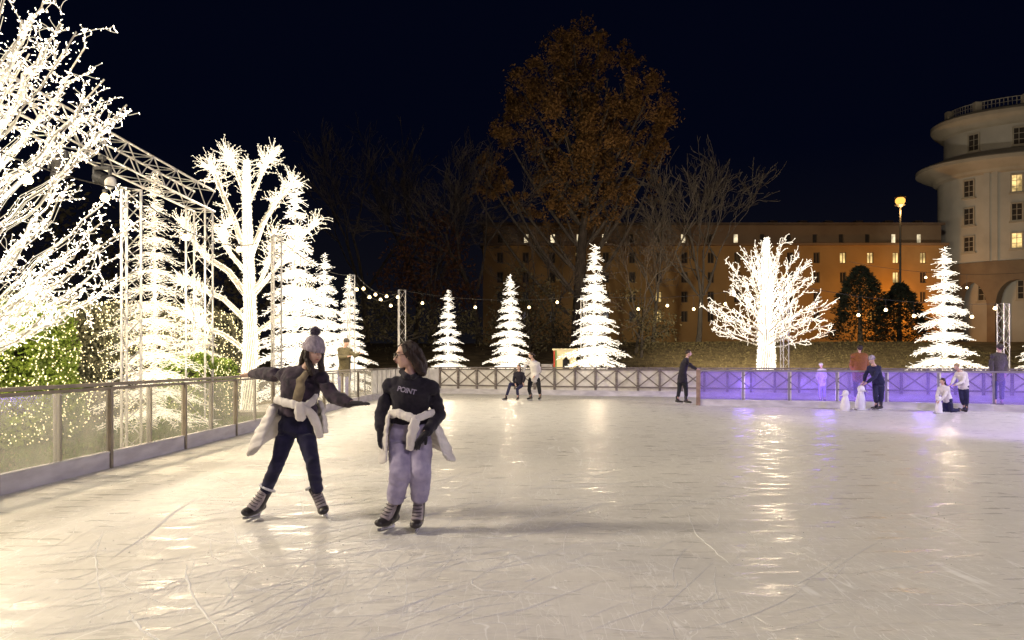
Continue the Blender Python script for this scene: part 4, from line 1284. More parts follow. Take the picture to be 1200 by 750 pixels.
# big brown oak
def oak():
    t, tp, x, z0, Ht = leafy(678, 64, 30, 'huge oak with brown winter leaves rising above the long building', 'tree', 77, 8, None, 0, 0, 0)
    Y = 64.0
    clumps = [ # photo outline of the crown as leaf masses: px, py, radius px, depth
        (655, 52, 24, 0), (690, 62, 26, 1.5), (640, 80, 26, -1), (672, 92, 32, 1), (712, 92, 26, -1), (740, 74, 16, 0.5), (610, 100, 22, 0.5), (640, 118, 28, 2), (683, 125, 34, -2),
        (725, 118, 28, 1), (760, 112, 24, -1), (775, 140, 22, 0.5), (598, 128, 20, 1), (622, 150, 26, -1.5), (662, 158, 32, -2.5), (705, 158, 32, -2), (745, 152, 28, 0), (778, 168, 14, 1),
        (590, 155, 16, 0.5), (640, 185, 26, 1.5), (680, 192, 32, -2), (722, 190, 30, -1), (755, 185, 20, 1), (575, 185, 14, 1), (568, 205, 22, 0), (556, 222, 14, 1), (592, 218, 12, -1), (650, 215, 24, 0),
        (690, 225, 28, -1), (730, 218, 24, 0.5), (765, 205, 10, 0), (660, 245, 26, 0), (700, 250, 20, 1), (605, 236, 12, 0), (640, 262, 16, 1), (672, 40, 14, 0), (702, 40, 8, 1), (765, 90, 8, 0)]
    br = MB(); lf = MB(); tips = []
    cl = [(P(a, b, Y + d * 1.3), r / FPX * Y) for a, b, r, d in clumps]
    for c, r in cl:
        # limb from the trunk up to the clump
        zt = max(z0 + 4, min(tp[-1].z, c.z - abs(c.x - x) * 1.1 - 1.5)); k = min(7, max(1, int((zt - z0) / (tp[-1].z - z0) * 8))); s_ = tp[k]
        midp = s_.lerp(c, 0.5) + V(((c.x - x) * 0.12, 0, -0.8)) + rv(0.3); pp = []
        for q in range(9):
            f = q / 8; pp.append((s_.lerp(midp, f)).lerp(midp.lerp(c, f), f))
        br.tube(pp, [0.2 - 0.019 * q for q in range(9)], 5, False)
        for q in range(16):
            f = random.randint(3, 8); d = (rv(1) + V((0, 0, 0.7))).normalized(); tw = limb_path(pp[f], d, r * random.uniform(0.6, 1.15), 4, rv(0.04), 0.04, 0.12); br.tube(tw, [0.05, 0.04, 0.032, 0.025, 0.02], 3, False); tips.append(tw)
    for c, r in cl:
        m = int(640 * r * r) + 90
        sub = [(c + rv(0.5) * r, r * random.uniform(0.16, 0.34)) for _ in range(11)]
        for q in range(m):
            sc_, sr = random.choice(sub)
            p = sc_ + rv(0.55) * sr * V((1, 1, 1)).length / 1.3
            if noise.noise(p * 0.5) + 0.5 * noise.noise(p * 1.3) < -0.13: continue
            p.z -= random.random() * 0.25
            s_ = random.uniform(0.08, 0.17); a = rv(1).normalized(); d = rv(1).normalized(); d = (d - a * a.dot(d)).normalized()
            n = len(lf.v); lf.v += [p - a * s_, p + d * s_ * 0.55, p + a * s_, p - d * s_ * 0.55]; lf.face((n, n + 1, n + 2, n + 3))
    br.build('crown', M['bark_pale'], t); lf.build('foliage', M['oak_leaf'], t)
oak()

def bushy(px, Y, clumps, label, name, cat, leafm, seed, dens, size, group=None, z0=None, trunk_top=None, r0=0.2):
    random.seed(seed)
    x = GX(px, Y); z0 = hill_z(x, Y) if z0 is None else z0
    t = thing(name, label, cat, (x, Y, z0), group=group)
    tz_ = trunk_top or z0 + 4
    MB().tube(limb_path((x, Y, z0 - 0.2), V((0, 0, 1)), tz_ - z0, 6, V((0, 0, 0)), 0, 0.03), [r0 * (1.2 - 0.14 * i) for i in range(7)], 8).build('trunk', M['bark'], t)
    lf = MB(); br = MB()
    for a, b_, r_, d_ in clumps:
        c = P(a, b_, Y + d_); r = r_ / FPX * Y
        br.tube(limb_path((x, Y, min(tz_, c.z) * 0.6 + z0 * 0.4), c - V((x, Y, min(tz_, c.z) * 0.6 + z0 * 0.4)), (c - V((x, Y, min(tz_, c.z) * 0.6 + z0 * 0.4))).length, 5, V((0, 0, 0)), 0, 0.05), [0.09, 0.07, 0.06, 0.05, 0.04, 0.03], 4, False)
        for q in range(int(dens * r * r) + 30):
            p = c + rv(0.5) * r
            if noise.noise(p * 0.8) < -0.15: continue
            s_ = random.uniform(0.6, 1.2) * size; a_ = rv(1).normalized(); e = rv(1).normalized(); e = (e - a_ * a_.dot(e)).normalized()
            n = len(lf.v); lf.v += [p - a_ * s_, p + e * s_ * 0.5, p + a_ * s_, p - e * s_ * 0.5]; lf.face((n, n + 1, n + 2, n + 3))
    br.build('limbs', M['bark'], t)
    lf.build('crown', M[leafm], t)
bushy(505, 58, [(500, 275, 26, 0), (525, 290, 30, 1), (478, 300, 24, 0), (505, 315, 30, -1), (540, 318, 24, 1), (460, 325, 22, 0), (485, 335, 28, 1), (520, 340, 28, 0), (550, 345, 20, -1), (515, 262, 14, 0)],
      'dark rust leaved tree left of the smallest lit fir', 'rust_leaved_tree', 'tree', 'rust_leaf', 31, 170, 0.15)
bushy(620, 50, [(585, 375, 26, 0), (620, 365, 28, 1), (650, 375, 26, 0), (600, 345, 22, 2), (640, 345, 20, 2), (560, 385, 22, 1), (625, 392, 30, 0), (655, 395, 20, 1), (610, 322, 14, 2)],
      'dim olive thicket between the two larger central lit firs', 'thicket', 'shrub', 'thicket', 41, 260, 0.13, group='dim thickets behind the lit firs', trunk_top=4.5, r0=0.1)
bushy(752, 50, [(742, 385, 22, 0), (765, 372, 24, 1), (745, 355, 18, 1), (780, 388, 18, 0), (758, 395, 20, 0), (735, 345, 12, 2)],
      'olive green thicket right of the largest central lit fir', 'thicket', 'shrub', 'thicket', 42, 220, 0.12, group='dim thickets behind the lit firs', trunk_top=4.5, r0=0.1)
bushy(470, 50, [(430, 385, 24, 0), (455, 370, 26, 1), (485, 378, 24, 0), (515, 385, 24, 1), (540, 378, 20, 1), (470, 395, 24, 0), (440, 355, 18, 1)],
      'dark thicket left of the smallest lit fir behind the lone mast', 'thicket', 'shrub', 'thicket', 43, 260, 0.13, group='dim thickets behind the lit firs', trunk_top=4.5, r0=0.1)
bushy(250, 48, [(60, 260, 60, 0), (130, 300, 50, 0), (200, 330, 50, 0), (270, 330, 50, 0), (100, 360, 60, 0), (220, 380, 50, 0), (330, 350, 40, 2), (380, 380, 30, 2)],
      'dark tree mass far behind the left row of lit firs', 'dark_tree', 'tree', 'thicket', 45, 60, 0.22, trunk_top=6, r0=0.2)

def conifer(px, Y, top, wid, label, seed):
    random.seed(seed)
    x = GX(px, Y); z0 = hill_z(x, Y); Ht = EYE + (HZ - top) / FPX * Y - z0
    t = thing('conifer_tree', label, 'tree', (x, Y, z0), group='dark conifers before the long building')
    MB().tube([(x, Y, z0 - .2), (x, Y, z0 + Ht * 0.9)], [0.22, 0.04], 8).build('trunk', M['bark'], t)
    lf = MB()
    for q in range(9000):
        u = random.random() ** 0.8; az = random.uniform(0, 2 * PI)
        lump = 1 + 0.28 * noise.noise(V((math.cos(az) * 1.6, math.sin(az) * 1.6, u * 4 + seed))) + 0.12 * math.sin(u * 34 + az * 2)
        rr = wid * (1 - u) ** 0.62 * lump * min(1, u * 6 + 0.55) * random.uniform(0.6, 1.05) + 0.05
        p = V((x + math.cos(az) * rr, Y + math.sin(az) * rr, z0 + 0.2 + Ht * u - rr * 0.12))
        d = V((math.cos(az), math.sin(az), random.gauss(0.1, 0.35))); s_ = random.uniform(0.12, 0.3)
        side = V((-math.sin(az), math.cos(az), random.gauss(0, 0.5))).normalized()
        n = len(lf.v); lf.v += [p - side * s_ * 0.35, p + side * s_ * 0.35, p + d * s_]; lf.face((n, n + 1, n + 2))
    lf.build('crown', M['needle'], t)
conifer(1008, 58, 315, 2.7, 'taller dark conifer of the pair before the orange wall', 61)
conifer(1054, 59, 335, 2.5, 'shorter dark conifer of the pair, under the street lamp', 62)

# ================================================================== LAMPS
WARM = (1.0, 0.80, 0.52)
# light of each lit tree's thousands of lamps, gathered in its crown
def tree_light(o, z, power, r=0.5):
    l = lamp('tree_lights_glow', 'POINT', (o[0] + (0.45 if o[0] < -5 else 0.0), o[1] - (0.0 if o[0] < -5 else 0.5), z), power, WARM, 0.14); l.data.specular_factor = 0.0
tree_light((GX(-118, 9.8) + 0.7, 9.8), 3.6, 1150, 0.8)
tree_light((GX(181, 16.6), 16.6), 3.0, 420, 0.5)
tree_light((GX(230, 21.0), 21.0), 2.0, 260, 0.5)
tree_light((GX(291, 21.0), 21.0), 4.5, 520, 0.6)
tree_light((GX(346, 27.5), 27.5), 4.0, 600, 0.5)
tree_light((GX(381, 32.5), 32.5), 3.0, 350, 0.5)
tree_light((GX(409, 37.0), 37.0), 3.0, 350, 0.5)
tree_light((GX(525, 38.0), 38.0), 2.2, 300, 0.4)
tree_light((GX(598, 36.0), 36.0), 2.4, 350, 0.4)
tree_light((GX(697, 35.2), 35.2), 2.8, 450, 0.5)
tree_light((GX(898, 33.0), 33.0), 4.2, 700, 0.6)
tree_light((GX(1107, 29.0), 29.0), 2.6, 350, 0.5)
tree_light((GX(1221, 27.0), 27.0), 2.0, 250, 0.5)
# unseen rink lights: inferred floodlights near the camera, added fill farther off
lamp('unseen_rink_light', 'AREA', (-6.6, 22.0, 7.0), 1050, (1.0, 0.88, 0.70), 1.0, (3.5, 21.0, 0)).data.specular_factor = 0.0  # fill added to brighten the middle of the ice, no fixture there
lamp('unseen_rink_light', 'AREA', (19.0, 16.0, 8.0), 1300, (0.92, 0.86, 0.95), 1.0, (6.0, 19.0, 0)).data.specular_factor = 0.2  # cooler fill added for the far right ice, no fixture there
lamp('unseen_rink_light', 'AREA', (-14.0, 5.5, 8.5), 2300, (1.0, 0.86, 0.66), 2.5, (2.0, 8.0, 0)).data.specular_factor = 0.3
lamp('unseen_rink_light', 'AREA', (6.0, -8.0, 9.0), 950, (0.95, 0.85, 0.84), 2.5, (3, 13, 0))
lamp('violet_wash_light', 'SPOT', (9.5, 8.0, 4.2), 2800, (0.42, 0.28, 1.0), 0.25, (11.5, 23.0, 0.6), 60, 0.6).data.specular_factor = 0.1
lamp('violet_wash_light', 'SPOT', (2.5, -2.5, 2.6), 270, (0.36, 0.22, 1.0), 0.2, (-1.3, 7.0, 0.6), 34, 0.8)
for (x_, y_) in ((7.8, 25.1), (10.2, 24.2), (12.9, 23.2), (15.4, 21.8), (18.2, 19.0)):
    lamp('violet_ground_light', 'POINT', (x_, y_, 0.4), 110, (0.42, 0.28, 1.0), 0.3).data.specular_factor = 0.0
lamp('sodium_wall_light', 'POINT', (GX(1068, 78), 78.5, 6.4), 1600, (1.0, 0.42, 0.07), 0.4)
lamp('sodium_wall_light', 'POINT', (GX(1000, 75), 75.0, 8.0), 250, (1.0, 0.46, 0.09), 0.4)
lamp('sodium_street_light', 'POINT', (bx, by - 0.2, tz - 0.4), 700, (1.0, 0.55, 0.18), 0.4)
lamp('tower_floodlight', 'SPOT', (GX(1130, 60), 58.0, 3.2), 6200, (1.0, 0.90, 0.74), 0.4, (TX - 3, TY, 20), 60, 0.6)
lamp('tree_floodlight', 'SPOT', (GX(760, 40), 39.0, 0.8), 5200, (1.0, 0.74, 0.42), 0.4, (GX(690, 64), 64, 17), 50, 0.9)
lamp('bank_fill_light', 'SPOT', (GX(900, 36), 36.0, 5.5), 13000, (1.0, 0.84, 0.56), 0.5, (GX(960, 52), 52, 1.5), 110, 0.9).data.specular_factor = 0.0  # added to lift the dark bank, no lamp stands here
# ================================================================== PEOPLE
def cloth(name, c1, c2=None, rough=0.85, scale=30, bump=0.25, bscale=220, sheen=0.1):
    return surf(name, c1, c2, rough, scale, bump, bscale, sheen=sheen, spec=0.25)
M['skin'] = surf('skin', (0.56, 0.36, 0.27), (0.5, 0.31, 0.23), 0.5, 12, 0.05, 200)
M['lip'] = surf('lips', (0.42, 0.16, 0.14), None, 0.45)
M['eye'] = surf('eye_dark', (0.03, 0.02, 0.018), None, 0.15)
M['eyewhite'] = surf('eye_white', (0.7, 0.68, 0.65), None, 0.3)
M['hair_dark'] = surf('dark_brown_hair', (0.05, 0.03, 0.02), (0.018, 0.011, 0.008), 0.5, 14, 0.6, 90, stretch=(6, 6, 0.6))
M['hair_brown'] = surf('brown_hair', (0.05, 0.027, 0.018), (0.018, 0.010, 0.007), 0.5, 14, 0.6, 90, stretch=(6, 6, 0.6))
M['hair_blond'] = surf('fair_hair', (0.42, 0.30, 0.15), (0.28, 0.19, 0.09), 0.5, 14, 0.5, 90)
M['glove'] = cloth('black_knit_glove', (0.025, 0.022, 0.026))
M['navy_dark'] = cloth('black_hoodie_cotton', (0.022, 0.018, 0.028), (0.014, 0.012, 0.018))
M['plaid'] = cloth('dark_plum_flannel', (0.055, 0.036, 0.055), (0.014, 0.010, 0.018), scale=13)
M['tan'] = cloth('olive_tan_shirt', (0.24, 0.19, 0.12))
M['denim_dark'] = cloth('dark_blue_denim', (0.018, 0.016, 0.05), (0.009, 0.009, 0.028), scale=12)
M['denim_pale'] = cloth('washed_lilac_denim', (0.42, 0.38, 0.50), (0.28, 0.25, 0.37), scale=9)
M['denim_mid'] = cloth('blue_denim', (0.12, 0.11, 0.36), (0.08, 0.07, 0.24), scale=9)
M['puffer'] = cloth('off_white_puffer', (0.72, 0.68, 0.63), (0.6, 0.56, 0.52), 0.6, 7, 0.15, 60)
M['knit'] = surf('mauve_ribbed_knit', (0.44, 0.38, 0.42), (0.26, 0.22, 0.26), 0.95, 42, 1.0, 90, stretch=(1, 1, 0.35))
M['boot'] = surf('black_boot_leather', (0.035, 0.03, 0.03), (0.02, 0.017, 0.018), 0.4, 10)
M['boot_grey'] = surf('scuffed_grey_boot_panel', (0.38, 0.33, 0.33), (0.24, 0.2, 0.2), 0.6, 22)
M['lace'] = surf('white_cuff_trim', (0.72, 0.7, 0.72), None, 0.6)
M['steel'] = surf('steel_blade', (0.6, 0.6, 0.62), None, 0.25, metal=1.0)
M['olive'] = cloth('olive_jacket', (0.13, 0.11, 0.06), (0.08, 0.065, 0.035))
M['brownj'] = cloth('rust_brown_puffer', (0.26, 0.10, 0.025), (0.17, 0.065, 0.018))
M['darkj'] = cloth('dark_grey_brown_coat', (0.07, 0.06, 0.05), (0.045, 0.04, 0.03))
M['navyj'] = cloth('navy_jacket', (0.025, 0.025, 0.075), (0.015, 0.015, 0.045))
M['blackt'] = cloth('black_trousers', (0.016, 0.016, 0.02))
M['white_plastic'] = surf('white_plastic', (0.8, 0.79, 0.8), (0.72, 0.7, 0.72), 0.35, 5)
M['print'] = surf('pale_print', (0.32, 0.29, 0.37), (0.22, 0.19, 0.26), 0.7, 60)
M['lensglass'] = pane_mat('glasses_lens', (0.8, 0.75, 0.7), 0.8, 0.05, (0.5, 0.5, 0.5), 0.25)
M['phone'] = glow('phone_screen', (0.8, 0.85, 1.0), 1.0)
Z = V((0, 0, 1))

def ortho(t, a):
    a = V(a) - t * V(a).dot(t)
    return a.normalized()

def hand_parts(b, wr, d, palm_n, size=1.0, curl=0.35, thumb=1.0, fat=1.0, spread=0.09):
    """palm, four unequal bent fingers, thumb from the side of the palm"""
    d = V(d).normalized(); n = ortho(d, palm_n); s_ = d.cross(n)
    L_ = 0.095 * size; wv = 0.040 * size
    b.loft([(wr - d * 0.02, s_, 0.026 * size * fat, 0.019 * size * fat), (wr + d * L_ * 0.35, s_, wv * 0.86, 0.017 * size * fat), (wr + d * L_ * 0.9, s_, wv, 0.014 * size * fat)], 10)
    for k, (o, ln) in enumerate(((-0.75, 0.062), (-0.27, 0.075), (0.24, 0.08), (0.72, 0.072))):
        p = wr + d * L_ * 0.85 + s_ * wv * o * -thumb
        dd = (d + s_ * (-thumb) * o * spread * 2).normalized(); pts = [p]
        for q in range(3):
            dd = (dd + n * curl * (0.5 + 0.35 * q) + rv(0.01)).normalized(); pts.append(pts[-1] + dd * ln * size / 3)
        r = 0.0088 * size * fat
        b.tube(pts, [r * 1.05, r, r * 0.92, r * 0.7], 7)
    p = wr + d * L_ * 0.25 + s_ * thumb * wv * -0.75 * -1; dd = (d * 0.62 + s_ * thumb * 0.75 + n * 0.25).normalized()
    pts = [p]
    for q in range(3):
        dd = (dd + d * 0.25 + n * curl * 0.3).normalized(); pts.append(pts[-1] + dd * 0.022 * size)
    r = 0.0105 * size * fat
    b.tube(pts, [r * 1.25, r * 1.1, r, r * 0.75], 7)

def head_parts(b, c, f, u, s_=1.0):
    f = V(f).normalized(); u = ortho(f, u); r = f.cross(u)
    A = (r, f, u)
    b.ell(c + u * 0.012 * s_ - f * 0.008 * s_, A, (0.076 * s_, 0.094 * s_, 0.092 * s_))
    b.ell(c + f * 0.030 * s_ - u * 0.045 * s_, A, (0.058 * s_, 0.060 * s_, 0.066 * s_))
    b.ell(c + f * 0.052 * s_ - u * 0.094 * s_, A, (0.030 * s_, 0.026 * s_, 0.022 * s_))
    for q in (-1, 1):
        b.ell(c + f * 0.058 * s_ - u * 0.038 * s_ + r * q * 0.03 * s_, A, (0.024 * s_, 0.022 * s_, 0.026 * s_))
        b.ell(c - f * 0.004 * s_ - u * 0.02 * s_ + r * q * 0.077 * s_, A, (0.008 * s_, 0.018 * s_, 0.03 * s_))
    b.tube([c + f * 0.078 * s_ + u * 0.006 * s_, c + f * 0.098 * s_ - u * 0.018 * s_, c + f * 0.112 * s_ - u * 0.036 * s_, c + f * 0.085 * s_ - u * 0.046 * s_], [0.009 * s_, 0.011 * s_, 0.014 * s_, 0.012 * s_], 8)
    b.ell(c + f * 0.076 * s_ + u * 0.022 * s_, A, (0.05 * s_, 0.014 * s_, 0.012 * s_))
    b.ell(c + f * 0.083 * s_ - u * 0.064 * s_, A, (0.02 * s_, 0.012 * s_, 0.012 * s_))

def face_bits(t, c, f, u, s_, hairm, glasses=False):
    f = V(f).normalized(); u = ortho(f, u); r = f.cross(u); A = (r, f, u)
    b = MB()
    for q in (-1, 1): b.ell(c + f * 0.079 * s_ - u * 0.004 * s_ + r * q * 0.031 * s_, A, (0.013 * s_, 0.008 * s_, 0.007 * s_), 10, 6)
    eo = b.build('eyes', M['eyewhite'], t, True)
    b = MB()
    for q in (-1, 1): b.ell(c + f * 0.0855 * s_ - u * 0.004 * s_ + r * q * 0.031 * s_, A, (0.0062 * s_, 0.003 * s_, 0.0062 * s_), 10, 6)
    b.build('irises', M['eye'], eo, True)
    b = MB()
    for q in (-1, 1): b.tube([c + f * 0.088 * s_ + u * 0.017 * s_ + r * q * 0.016 * s_, c + f * 0.086 * s_ + u * 0.023 * s_ + r * q * 0.034 * s_, c + f * 0.076 * s_ + u * 0.017 * s_ + r * q * 0.05 * s_], [0.003 * s_, 0.004 * s_, 0.002 * s_], 5)
    b.build('eyebrows', hairm, t)
    MB().tube([c + f * 0.088 * s_ - u * 0.064 * s_ - r * 0.024 * s_, c + f * 0.098 * s_ - u * 0.062 * s_, c + f * 0.088 * s_ - u * 0.064 * s_ + r * 0.024 * s_], [0.002 * s_, 0.006 * s_, 0.002 * s_], 6).build('lips', M['lip'], t, True)
    if glasses:
        g = MB(); le = MB()
        for q in (-1, 1):
            cc = c + f * 0.100 * s_ - u * 0.006 * s_ + r * q * 0.034 * s_; pts = []
            for k in range(15):
                an = 2 * PI * k / 14; pts.append(cc + r * math.cos(an) * 0.027 * s_ + u * math.sin(an) * 0.022 * s_)
            g.tube(pts, 0.0026 * s_, 5)
            n0_ = len(le.v); le.v += [p - f * 0.001 for p in pts[:-1]]; le.face(tuple(range(n0_, n0_ + 14)))
            g.tube([cc + r * q * 0.027 * s_, c + f * 0.06 * s_ + r * q * 0.074 * s_ - u * 0.003, c - f * 0.005 * s_ + r * q * 0.082 * s_ - u * 0.005], 0.0024 * s_, 5)
        g.tube([c + f * 0.102 * s_ - r * 0.008 * s_, c + f * 0.102 * s_ + r * 0.008 * s_], 0.0025 * s_, 5)
        go = g.build('glasses', M['eye'], t, True); le.build('lenses', M['lensglass'], go)

def skate(t, an, fd, down, s_=1.0, panel=True, matb='boot', name='ice_skate', z0=0.0):
    """boot round the ankle, toe cap, tongue, cuff, blade standing on the ice"""
    fd = V(fd).normalized(); down = V(down).normalized()
    fwd = ortho(down, fd); sd = down.cross(fwd).normalized()
    sole = an + down * 0.075 * s_
    b = MB()
    b.loft([(an - down * 0.10 * s_ - fwd * 0.012, sd, 0.050 * s_, 0.056 * s_), (an - down * 0.04 * s_ - fwd * 0.01, sd, 0.045 * s_, 0.052 * s_), (an + down * 0.02 * s_, sd, 0.044 * s_, 0.058 * s_), (an + down * 0.055 * s_, sd, 0.042 * s_, 0.062 * s_)], 14)
    b.loft([(sole - fwd * 0.065 * s_ - down * 0.02 * s_, sd, 0.037 * s_, 0.034 * s_), (sole - down * 0.012 * s_, sd, 0.040 * s_, 0.045 * s_), (sole + fwd * 0.07 * s_ - down * 0.004, sd, 0.048 * s_, 0.040 * s_), (sole + fwd * 0.15 * s_ + down * 0.004, sd, 0.046 * s_, 0.031 * s_), (sole + fwd * 0.185 * s_ + down * 0.006, sd, 0.036 * s_, 0.024 * s_)], 14)
    o = b.build(name, M[matb], t, True, remesh(0.006 * max(1, s_), 5))
    if panel:
        b = MB()
        b.loft([(an - down * 0.085 * s_ + fwd * 0.035 * s_, sd, 0.036 * s_, 0.028 * s_), (an - down * 0.02 * s_ + fwd * 0.043 * s_, sd, 0.041 * s_, 0.032 * s_), (an + down * 0.025 * s_ + fwd * 0.07 * s_, sd, 0.044 * s_, 0.032 * s_), (an + down * 0.05 * s_ + fwd * 0.115 * s_, sd, 0.043 * s_, 0.025 * s_)], 12)
        b.build('tongue', M['boot_grey'], o, True, remesh(0.006, 3))
        b = MB()
        for k in range(5):
            f = k / 4; p = (an - down * 0.07 * s_ + fwd * 0.068 * s_).lerp(an + down * 0.022 * s_ + fwd * 0.118 * s_, f)
            b.tube([p - sd * 0.034 * s_ - fwd * .008, p + fwd * 0.008 * s_, p + sd * 0.034 * s_ - fwd * .008], 0.0035 * s_, 5)
        b.build('laces', M['boot'], o)
        pts = []
        for k in range(17):
            a = 2 * PI * k / 16; pts.append(an - down * (0.118 + 0.012 * math.cos(a)) * s_ + (fwd * math.cos(a) * 0.068 + sd * math.sin(a) * 0.062) * s_)
        MB().tube(pts, 0.011 * s_, 6).build('cuff', M['lace'], o, True)
    # blade: from sole down to the ice
    b = MB(); bot = sole + down * 0.075 * s_
    for q in (-0.055, 0.1):
        b.bar(sole + fwd * q * s_ + down * 0.01, bot + fwd * q * s_ - down * 0.018 * s_, 0.012 * s_, 0.035 * s_)
    b.bar(bot - fwd * 0.08 * s_ - down * 0.02 * s_, bot + fwd * 0.13 * s_ - down * 0.02 * s_, 0.009 * s_, 0.014 * s_)
    b.build('blade_holder', M['lace'], o)
    b = MB(); n = len(b.v)
    L0, L1 = -0.09, 0.175
    prof = [(L0, -0.03), (L0 + 0.01, -0.005), (L0 + 0.05, 0.0), (0.1, 0.0), (L1 - 0.03, -0.003), (L1, -0.016), (L1 + 0.004, -0.03)]
    for sg in (-1, 1):
        for x_, z_ in prof: b.v.append(bot + fwd * x_ * s_ + down * z_ * s_ + sd * 0.0025 * sg)
    m = len(prof)
    b.face(tuple(range(n, n + m))); b.face(tuple(reversed(range(n + m, n + 2 * m))))
    for k in range(m):
        k2 = (k + 1) % m; b.face((n + k, n + m + k, n + m + k2, n + k2))
    b.build('blade', M['steel'], o)
    return o

def figure(label, J, mats, s_=1.0, vox=0.014, shoes='skate', face=True, hair='short', detail=False, loose=1.0, jlen=0.0, gl=False, name='person', hoodie=False, cuffw=1.0, hatm=None, legw=1.0, group=None, skip_hair=False, glovem=None):
    """J: dict of world points; mats: top, bottom, hair, shoe"""
    base = V(((J['an_l'].x + J['an_r'].x) / 2, (J['an_l'].y + J['an_r'].y) / 2, J.get('z0', 0.0)))
    t = thing(name, label, 'person', base, group=group)
    side_s = (J['sh_r'] - J['sh_l']).normalized(); side_h = (J['hp_r'] - J['hp_l']).normalized()
    side_c = (side_s + side_h).normalized()
    pel = (J['hp_l'] + J['hp_r']) / 2; ch = J['chest']; wa = J['waist']; nk = J['neck']; hd = J['head']
    shc = (J['sh_l'] + J['sh_r']) / 2
    f, u = J['face'], J.get('up', Z)
    # body
    b = MB()
    b.loft([(pel - (wa - pel).normalized() * 0.03 * s_, side_h, 0.135 * s_, 0.10 * s_), (pel.lerp(wa, 0.35), side_h, 0.145 * s_, 0.10 * s_), (wa, side_c, 0.115 * s_, 0.085 * s_), (ch, side_s, 0.145 * s_, 0.10 * s_), (shc.lerp(nk, 0.1), side_s, 0.14 * s_, 0.075 * s_), (nk, side_s, 0.055 * s_, 0.052 * s_)], 14)
    b.tube([shc.lerp(nk, 0.4), nk, nk.lerp(hd, 0.55)], [0.055 * s_, 0.047 * s_, 0.045 * s_], 12)
    head_parts(b, hd, f, u, s_)
    for q in 'lr':
        b.sph(J['sh_' + q].lerp(shc, 0.12), 0.042 * s_); b.sph(J['el_' + q], 0.032 * s_); b.sph(J['kn_' + q], 0.052 * s_); b.sph(J['hp_' + q], 0.085 * s_)
        b.tube([J['sh_' + q], J['sh_' + q].lerp(J['el_' + q], 0.5), J['el_' + q], J['el_' + q].lerp(J['wr_' + q], 0.3), J['wr_' + q]], [0.04 * s_, 0.042 * s_, 0.04 * s_, 0.032 * s_, 0.033 * s_, 0.023 * s_], 12)
        b.tube([J['hp_' + q], J['hp_' + q].lerp(J['kn_' + q], 0.4), J['kn_' + q], J['kn_' + q].lerp(J['an_' + q], 0.35), J['an_' + q]], [0.085 * s_, 0.072 * s_, 0.05 * s_, 0.048 * s_, 0.034 * s_], 12)
        if glovem is None:
            hand_parts(b, J['wr_' + q], J['hd_' + q], J.get('pn_' + q, -Z), s_, J.get('curl', 0.3), -1.0 if q == 'l' else 1.0, 1.1)
        b.tube([J['an_' + q], J['an_' + q] + V(J['ft_' + q]).normalized() * 0.08 * s_], [0.034 * s_, 0.03 * s_], 8)
    b.build('body', M['skin'], t, True, remesh(min(vox, 0.0085) if detail else vox, 2))
    if glovem:
        for q in 'lr':
            g = MB(); hand_parts(g, J['wr_' + q], J['hd_' + q], J.get('pn_' + q, -Z), s_ * 1.06, J.get('curl', 0.3), -1.0 if q == 'l' else 1.0, 1.28)
            g.tube([J['wr_' + q] - (J['wr_' + q] - J['el_' + q]).normalized() * 0.05, J['wr_' + q]], [0.03 * s_, 0.03 * s_], 10)
            g.build('glove', glovem, t, True, remesh(0.005 if detail else 0.009, 2))
    if face: face_bits(t, hd, f, u, s_, mats['hair'], gl)
    # top
    b = MB(); lo_ = loose
    down = (pel - wa).normalized()
    hem = pel + down * jlen
    b.loft([(hem, side_h, 0.158 * s_ * lo_, 0.122 * s_ * lo_), (pel.lerp(wa, 0.4), side_h, 0.160 * s_ * lo_, 0.118 * s_ * lo_), (wa, side_c, 0.145 * s_ * lo_, 0.108 * s_ * lo_), (ch, side_s, 0.172 * s_ * lo_, 0.124 * s_ * lo_), (shc.lerp(nk, 0.05), side_s, 0.158 * s_ * lo_, 0.092 * s_ * lo_), (nk - (nk - shc) * 0.35, side_s, 0.085 * s_, 0.075 * s_)], 18)
    for q in 'lr':
        S_, E_, W_ = J['sh_' + q], J['el_' + q], J['wr_' + q]
        wd = (W_ - E_).normalized()
        b.sph(S_, 0.064 * s_ * lo_); b.sph(S_.lerp(shc, 0.35) + Z * 0.012, 0.068 * s_ * lo_); b.sph(S_.lerp(shc, 0.68) + Z * 0.03, 0.062 * s_ * lo_); b.sph(E_, 0.056 * s_ * lo_)
        b.tube([S_, S_.lerp(E_, 0.5), E_, E_.lerp(W_, 0.5), W_ - wd * 0.03, W_ - wd * 0.005], [0.064 * s_ * lo_, 0.057 * s_ * lo_, 0.053 * s_ * lo_, 0.049 * s_ * lo_, 0.042 * s_ * cuffw, 0.034 * s_ * cuffw], 14)
    if hoodie:
        bk = -ortho(Z, f); bk = J['back']
        b.loft([(nk + bk * 0.03 - side_s * 0.085 - Z * 0.012, bk, 0.03, 0.03), (nk + bk * 0.095 - side_s * 0.05 + Z * 0.0, bk, 0.045, 0.05), (nk + bk * 0.115 - Z * 0.02, bk, 0.05, 0.065), (nk + bk * 0.095 + side_s * 0.05 + Z * 0.0, bk, 0.045, 0.05), (nk + bk * 0.03 + side_s * 0.085 - Z * 0.012, bk, 0.03, 0.03), (nk - bk * 0.075 + side_s * 0.03 - Z * 0.055, side_s, 0.025, 0.022)], 12)
        b.loft([(nk + bk * 0.03 - side_s * 0.085 - Z * 0.012, bk, 0.03, 0.028), (nk - bk * 0.075 - side_s * 0.02 - Z * 0.055, side_s, 0.025, 0.022)], 12)
    top = b.build('jacket' if not hoodie else 'hoodie', mats['top'], t, True, remesh(0.0095 if detail else vox, 3), wrinkle(0.0075 if detail else 0.008, 7.5 if detail else 6, (1, 1, 1.6), 3.1))
